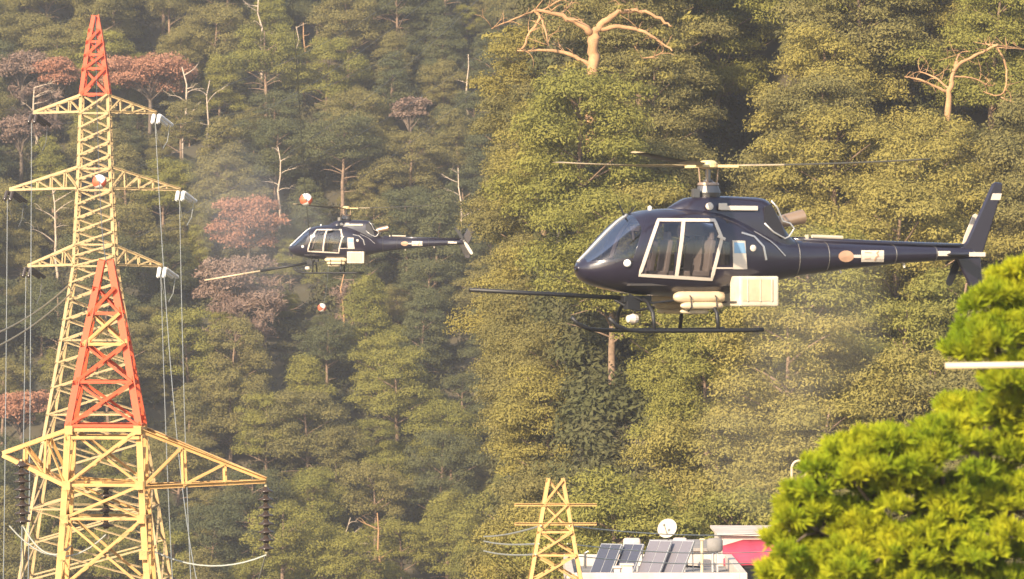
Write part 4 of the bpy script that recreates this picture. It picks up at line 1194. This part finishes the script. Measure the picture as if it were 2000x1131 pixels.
tank(1234, 1063, .62, .20, 'wall_white', 'white water tank above the dark solar panels')
tank(1396, 1066, .50, .28, 'roof_grey', 'dark round tank left of the red awning', upright=True)
tank(1328, 1060, .5, .16, 'wall_white', 'small white tank below the satellite dish')
# satellite dish
c = P(1305, 1034, DH + 9); dn = empty('satellite_dish', (c.x, c.y, zr_), 'beige satellite dish on a mast above the solar panels', 'satellite dish')
hh = c.z - zr_; mb = MB(); dd = Vector((-.35, -.85, .40)).normalized()
mb.lathe([(.0, -.02), (.15, 0), (.28, .05), (.36, .11), (.355, .12), (.27, .065), (.14, .015), (0, 0)], Vector((0, 0, hh)), dd, 28); mb.build('reflector', M['dish'], dn, smooth=True)
mb = MB(); mb.tube([(.02, .06, 0), (.02, .06, hh)], .028, 8); mb.build('mast', M['metal'], dn)
mb = MB(); mb.tube([Vector((0, 0, hh - .30)), Vector((0, 0, hh)) + dd * .40], .015, 6); mb.box(Vector((0, 0, hh)) + dd * .42, (.07, .09, .07)); mb.build('receiver_arm', M['metal'], dn)
# roof post
c = P(1371, 1055, DH + 2); rp = MB(); rp.tube([(c.x, c.y, zr_), (c.x, c.y, c.z)], .05, 8); rp.box((c.x, c.y, c.z + .03), (.16, .16, .06)); tag(rp.build('roof_post', M['tank_cream']), 'thin tan post standing on the white roof left of the dark tank', 'post')
for k in range(5):
    x = xl + .5 + (xr - xl - 1.0) * k / 4.0 + .2 * (k % 2); h_ = (.55, .8, .45, .7, .6)[k]
    mb = MB(); mb.tube([(x, DH + 10.2, zr_), (x, DH + 10.2, zr_ + h_), (x + .12, DH + 10.2, zr_ + h_ + .06)], .05, 8); tag(mb.build('roof_pipe', M['metal']), 'thin grey pipe stub at the back of the white roof', 'pipe', 'pipe stubs on the white roof')
mb = MB(); mb.tube([(xl + 1.2, DH + 4.3, zr_ + .12), (xl + 3.0, DH + 4.0, zr_ + .10), (xl + 3.9, DH + 6.5, zr_ + .3), (xr - 1.0, DH + 6.6, zr_ + .25)], .035, 6); tag(mb.build('roof_hose', M['black']), 'dark water hose running along the white roof behind the panels', 'hose')
# gooseneck vent
c = P(1560, 915, 176); gx = empty('vent_pipe', (c.x, c.y, zr_ - 1), 'thin hooped vent pipe rising left of the bright green tree', 'vent pipe')
hh = P(0, 902, 176).z - zr_ + 1; mb = MB(); r_ = .24
mb.tube([(-r_, 0, 0), (-r_, 0, hh - r_)] + [(-r_ * cos(a), 0, hh - r_ + r_ * 1.15 * sin(a)) for a in np.linspace(0.2, pi - .1, 10)] + [(r_, 0, hh - r_ - .35)], .045, 8); mb.build('pipe', M['tank_cream'], gx, smooth=True)
# house with a crimson awning
oA2 = P(1460, 1180, 183); hB = empty('house', oA2, 'white walled house with a crimson awning left of the green tree', 'house')
gz = ground(oA2.x, 185)
def bb(mb, p0, p1):
    p0 = Vector(p0); p1 = Vector(p1); mb.box((p0 + p1) / 2 - oA2, (abs(p1.x - p0.x), abs(p1.y - p0.y), abs(p1.z - p0.z)))
x0, x1 = P(1408, 0, 183).x, P(1640, 0, 183).x; zt = P(0, 1046, 183).z
mb = MB(); bb(mb, (x0, 183, P(0, 1100, 183).z), (x1, 189, zt)); mb.build('wall', M['wall_white'], hB, bevel=.02)
mb = MB(); bb(mb, (x0, 183.02, gz - 1), (x1, 189, P(0, 1100, 183).z - .003)); mb.build('lower_wall', M['wall_pink'], hB)
mb = MB(); bb(mb, (x0 - .15, 182.8, zt), (x1 + .15, 189.2, zt + .08)); mb.build('roof', M['wall_white'], hB)
# awning: sloping cloth with a hanging front edge
ax0, ax1 = P(1412, 0, 182).x, P(1560, 0, 182).x; za = P(0, 1062, 182).z; zb2 = P(0, 1092, 182).z
vs = []; N = 14
for i in range(N + 1):
    x = ax0 + (ax1 - ax0) * i / N; up = .50 if i > 4 else .12 + .095 * i
    wv = .03 * sin(i * 1.7)
    for (y, z) in ((182.97, zb2 + .35 + up * .6), (182.3, zb2 + .18 + up * .3 + wv), (181.7, zb2 + .02 + wv), (181.68, zb2 - .22 + wv)): vs.append(Vector((x, y, z)) - oA2)
fs = [(i * 4 + j, i * 4 + j + 1, (i + 1) * 4 + j + 1, (i + 1) * 4 + j) for i in range(N) for j in range(3)]
aw = obj('awning', pymesh('awning', vs, fs, True), M['red_cloth'], hB); so = aw.modifiers.new('thick', 'SOLIDIFY'); so.thickness = .02
for k in range(4):
    x = ax0 + (ax1 - ax0) * (k + .1) / 4
    mb = MB(); bb(mb, (x, 182.9, P(0, 1190, 183).z), (x + .75, 183.01, P(0, 1106, 183).z)); w_ = mb.build('window', M['wall_white'], hB)
    mb = MB(); bb(mb, (x + .07, 182.88, P(0, 1190, 183).z + .07), (x + .68, 182.9, P(0, 1106, 183).z - .07)); mb.build('pane', M['panel_dark'], w_)
mb = MB(); bb(mb, (x0 - .1, 182.85, P(0, 1101, 183).z - .06), (x1 + .1, 182.99, P(0, 1101, 183).z + .06)); mb.build('ledge', M['wall_white'], hB)
# a low roof behind, between the two
hC = empty('house', P(1330, 1130, 190), 'low pale house behind the satellite dish', 'house'); oC = Vector(hC.location); gz = ground(oC.x, 192)
mb = MB(); p0 = Vector((P(1290, 0, 188).x, 188, gz - 1)); p1 = Vector((P(1420, 0, 188).x, 194, P(0, 1076, 188).z)); mb.box((p0 + p1) / 2 - oC, p1 - p0); mb.build('wall', M['wall_white'], hC)
mb = MB(); mb.box(Vector(((p0.x + p1.x) / 2, 191, p1.z + .06)) - oC, (p1.x - p0.x + .5, 6.5, .12)); mb.build('roof', M['roof_grey'], hC)

# ------------------------------------------------------------------ white rail behind the near tree
c0 = P(1846, 715, 56.2); c1 = P(2120, 711, 56.2)
rl = empty('rail', (c1.x, c1.y, ground(c1.x, c1.y)), 'white horizontal rail crossing in front of the green tree at the right', 'rail'); g_ = Vector(rl.location)
mb = MB(); mb.tube([c0 - g_, c1 - g_], .036, 10); mb.build('bar', M['rail'], rl, smooth=True)
mb = MB(); mb.tube([(0, 0, -.3), c1 - g_ + Vector((0, 0, .1))], .06, 10); mb.build('post', M['rail'], rl, smooth=True)

# ------------------------------------------------------------------ near bright green pine, lower right
def near_pine():
    D = 58.0; xb = P(1800, 0, D).x; gz = ground(xb, D); root = empty('near_pine', (xb, D, gz), 'bright green tufted pine filling the lower right corner', 'tree')
    o = Vector((xb, D, gz)); g = np.random.default_rng(21); r = random.Random(22)
    lobes = [(1770, 1000, 175, 0), (1660, 930, 95, -.5), (1740, 905, 100, -.6), (1830, 890, 90, -.5), (1600, 1040, 110, -.1), (1575, 1130, 95, .2), (1700, 1110, 150, -.4), (1880, 1060, 150, -.3), (1980, 1000, 130, 0),
             (1960, 860, 80, .6), (2060, 930, 150, .4), (1990, 640, 75, .1), (1930, 660, 45, -.1), (2000, 555, 48, .1), (2060, 600, 110, .3), (1890, 690, 30, -.1), (1995, 745, 55, -.2), (2080, 760, 110, .3), (1940, 590, 32, 0),
             (1780, 1180, 190, 0), (1950, 1190, 170, 0), (1600, 1230, 120, 0), (1990, 800, 60, .2), (1900, 820, 60, 1.0), (2060, 830, 90, .6)]
    tr = MB(); top = P(2010, 620, D + .2) - o
    tr.tube([(0, 0, -.5), (.05, 0, 2.5), P(1820, 1130, D + .3) - o, P(1880, 940, D + .4) - o, P(1975, 760, D + .4) - o, top], [.17, .15, .12, .09, .06, .03], 10)
    mid = P(1830, 1080, D + .3) - o
    tips = []
    for (px, py, rp, dy) in lobes:
        c = P(px, py, D + dy) - o; R = rp * D / F
        limb(tr, mid if py > 820 else P(1960, 790, D + .4) - o, c, .05, .015, r, .2)
        for _ in range(int(12 + 36 * R)):
            d = g.normal(size=3); d /= np.linalg.norm(d); d[2] = abs(d[2]) * 1.1 - .45
            cc = np.array(c) + d * R * g.uniform(.55, 1.02); q = g.uniform(.09, .17)
            if r.random() < .3: limb(tr, c, cc, .018, .006, r, .2, 4, 5)
            for _ in range(int(r.uniform(8, 15))):
                e = g.normal(size=3); e /= np.linalg.norm(e); e[2] = abs(e[2]) * .9 - .15
                tips.append((cc + e * q * np.array([1.25, 1.25, .7]) * g.random() ** .4, e))
    obj('trunk', pymesh('trunk', tr.v, tr.f, True), M['bark_dark'], root)
    V = []
    for p, d in tips:
        m = 32; ax = d * .6 + np.array([0, 0, .75]) + g.normal(size=3) * .25; ax /= np.linalg.norm(ax)
        q = ax + g.normal(size=(m, 3)) * .50; q /= np.linalg.norm(q, axis=1)[:, None]
        L = (.10 + .07 * g.random(m))[:, None]; s = np.cross(q, g.normal(size=(m, 3))); s /= np.linalg.norm(s, axis=1)[:, None]; s *= .015
        base = p + ax * (g.random(m)[:, None] - .3) * .07
        V.append(np.stack([base - s * .6, base + q * L * .5 - s, base + q * L, base + q * L * .5 + s], axis=1))
    V = np.concatenate(V).reshape(-1, 3)
    obj('crown', quads_mesh('crown', V), M['near_leaf'], root)
near_pine()

# ------------------------------------------------------------------ air
def mist(c, r, dens, col, label):
    bm = bmesh.new(); bmesh.ops.create_icosphere(bm, subdivisions=4, radius=1.0)
    for v in bm.verts: v.co = Vector((v.co.x * r[0], v.co.y * r[1], v.co.z * r[2])) * (1 + .22 * noise.noise(v.co * 1.7 + c * .1))
    me = bpy.data.meshes.new('mist'); bm.to_mesh(me); bm.free()
    m = bpy.data.materials.new('mist_air'); m.use_nodes = True; nt = m.node_tree; nt.nodes.clear()
    out = nt.nodes.new('ShaderNodeOutputMaterial'); v = nt.nodes.new('ShaderNodeVolumePrincipled')
    v.inputs['Color'].default_value = col + (1,); v.inputs['Density'].default_value = dens
    nt.links.new(v.outputs[0], out.inputs['Volume'])
    tag(obj('mist', me, m, None, c), label, kind='stuff')
mist(P(450, 385, 330), (3.2, 6, 3.6), .009, (.84, .87, .92), 'faint pale spray drifting left of the warning ball')
mist(P(520, 470, 330), (4.5, 7, 4.0), .008, (.86, .86, .88), 'faint spray around the lance of the smaller helicopter')
mist(P(1590, 610, 150), (2.2, 5, 2.6), .012, (.90, .80, .62), 'thin brownish spray under the tail boom of the larger helicopter')
mist(P(1500, 850, 160), (2.4, 5, 2.6), .010, (.90, .80, .62), 'thin brownish spray drifting above the roofs')

def haze():
    x0, x1, y0, y1 = -2420, 2420, -395, 2990
    mb = MB(); mb.box(((x0 + x1) / 2, (y0 + y1) / 2, (460 - 45) / 2), (x1 - x0 + 200, y1 - y0 + 200, 460 + 45))
    m = bpy.data.materials.new('haze_air'); m.use_nodes = True; nt = m.node_tree; nt.nodes.clear()
    out = nt.nodes.new('ShaderNodeOutputMaterial'); v = nt.nodes.new('ShaderNodeVolumePrincipled')
    v.inputs['Color'].default_value = (.86, .86, .88, 1); v.inputs['Density'].default_value = HAZE; v.inputs['Anisotropy'].default_value = .2
    nt.links.new(v.outputs[0], out.inputs['Volume'])
    o = mb.build('haze', m); tag(o, kind='stuff')
haze()
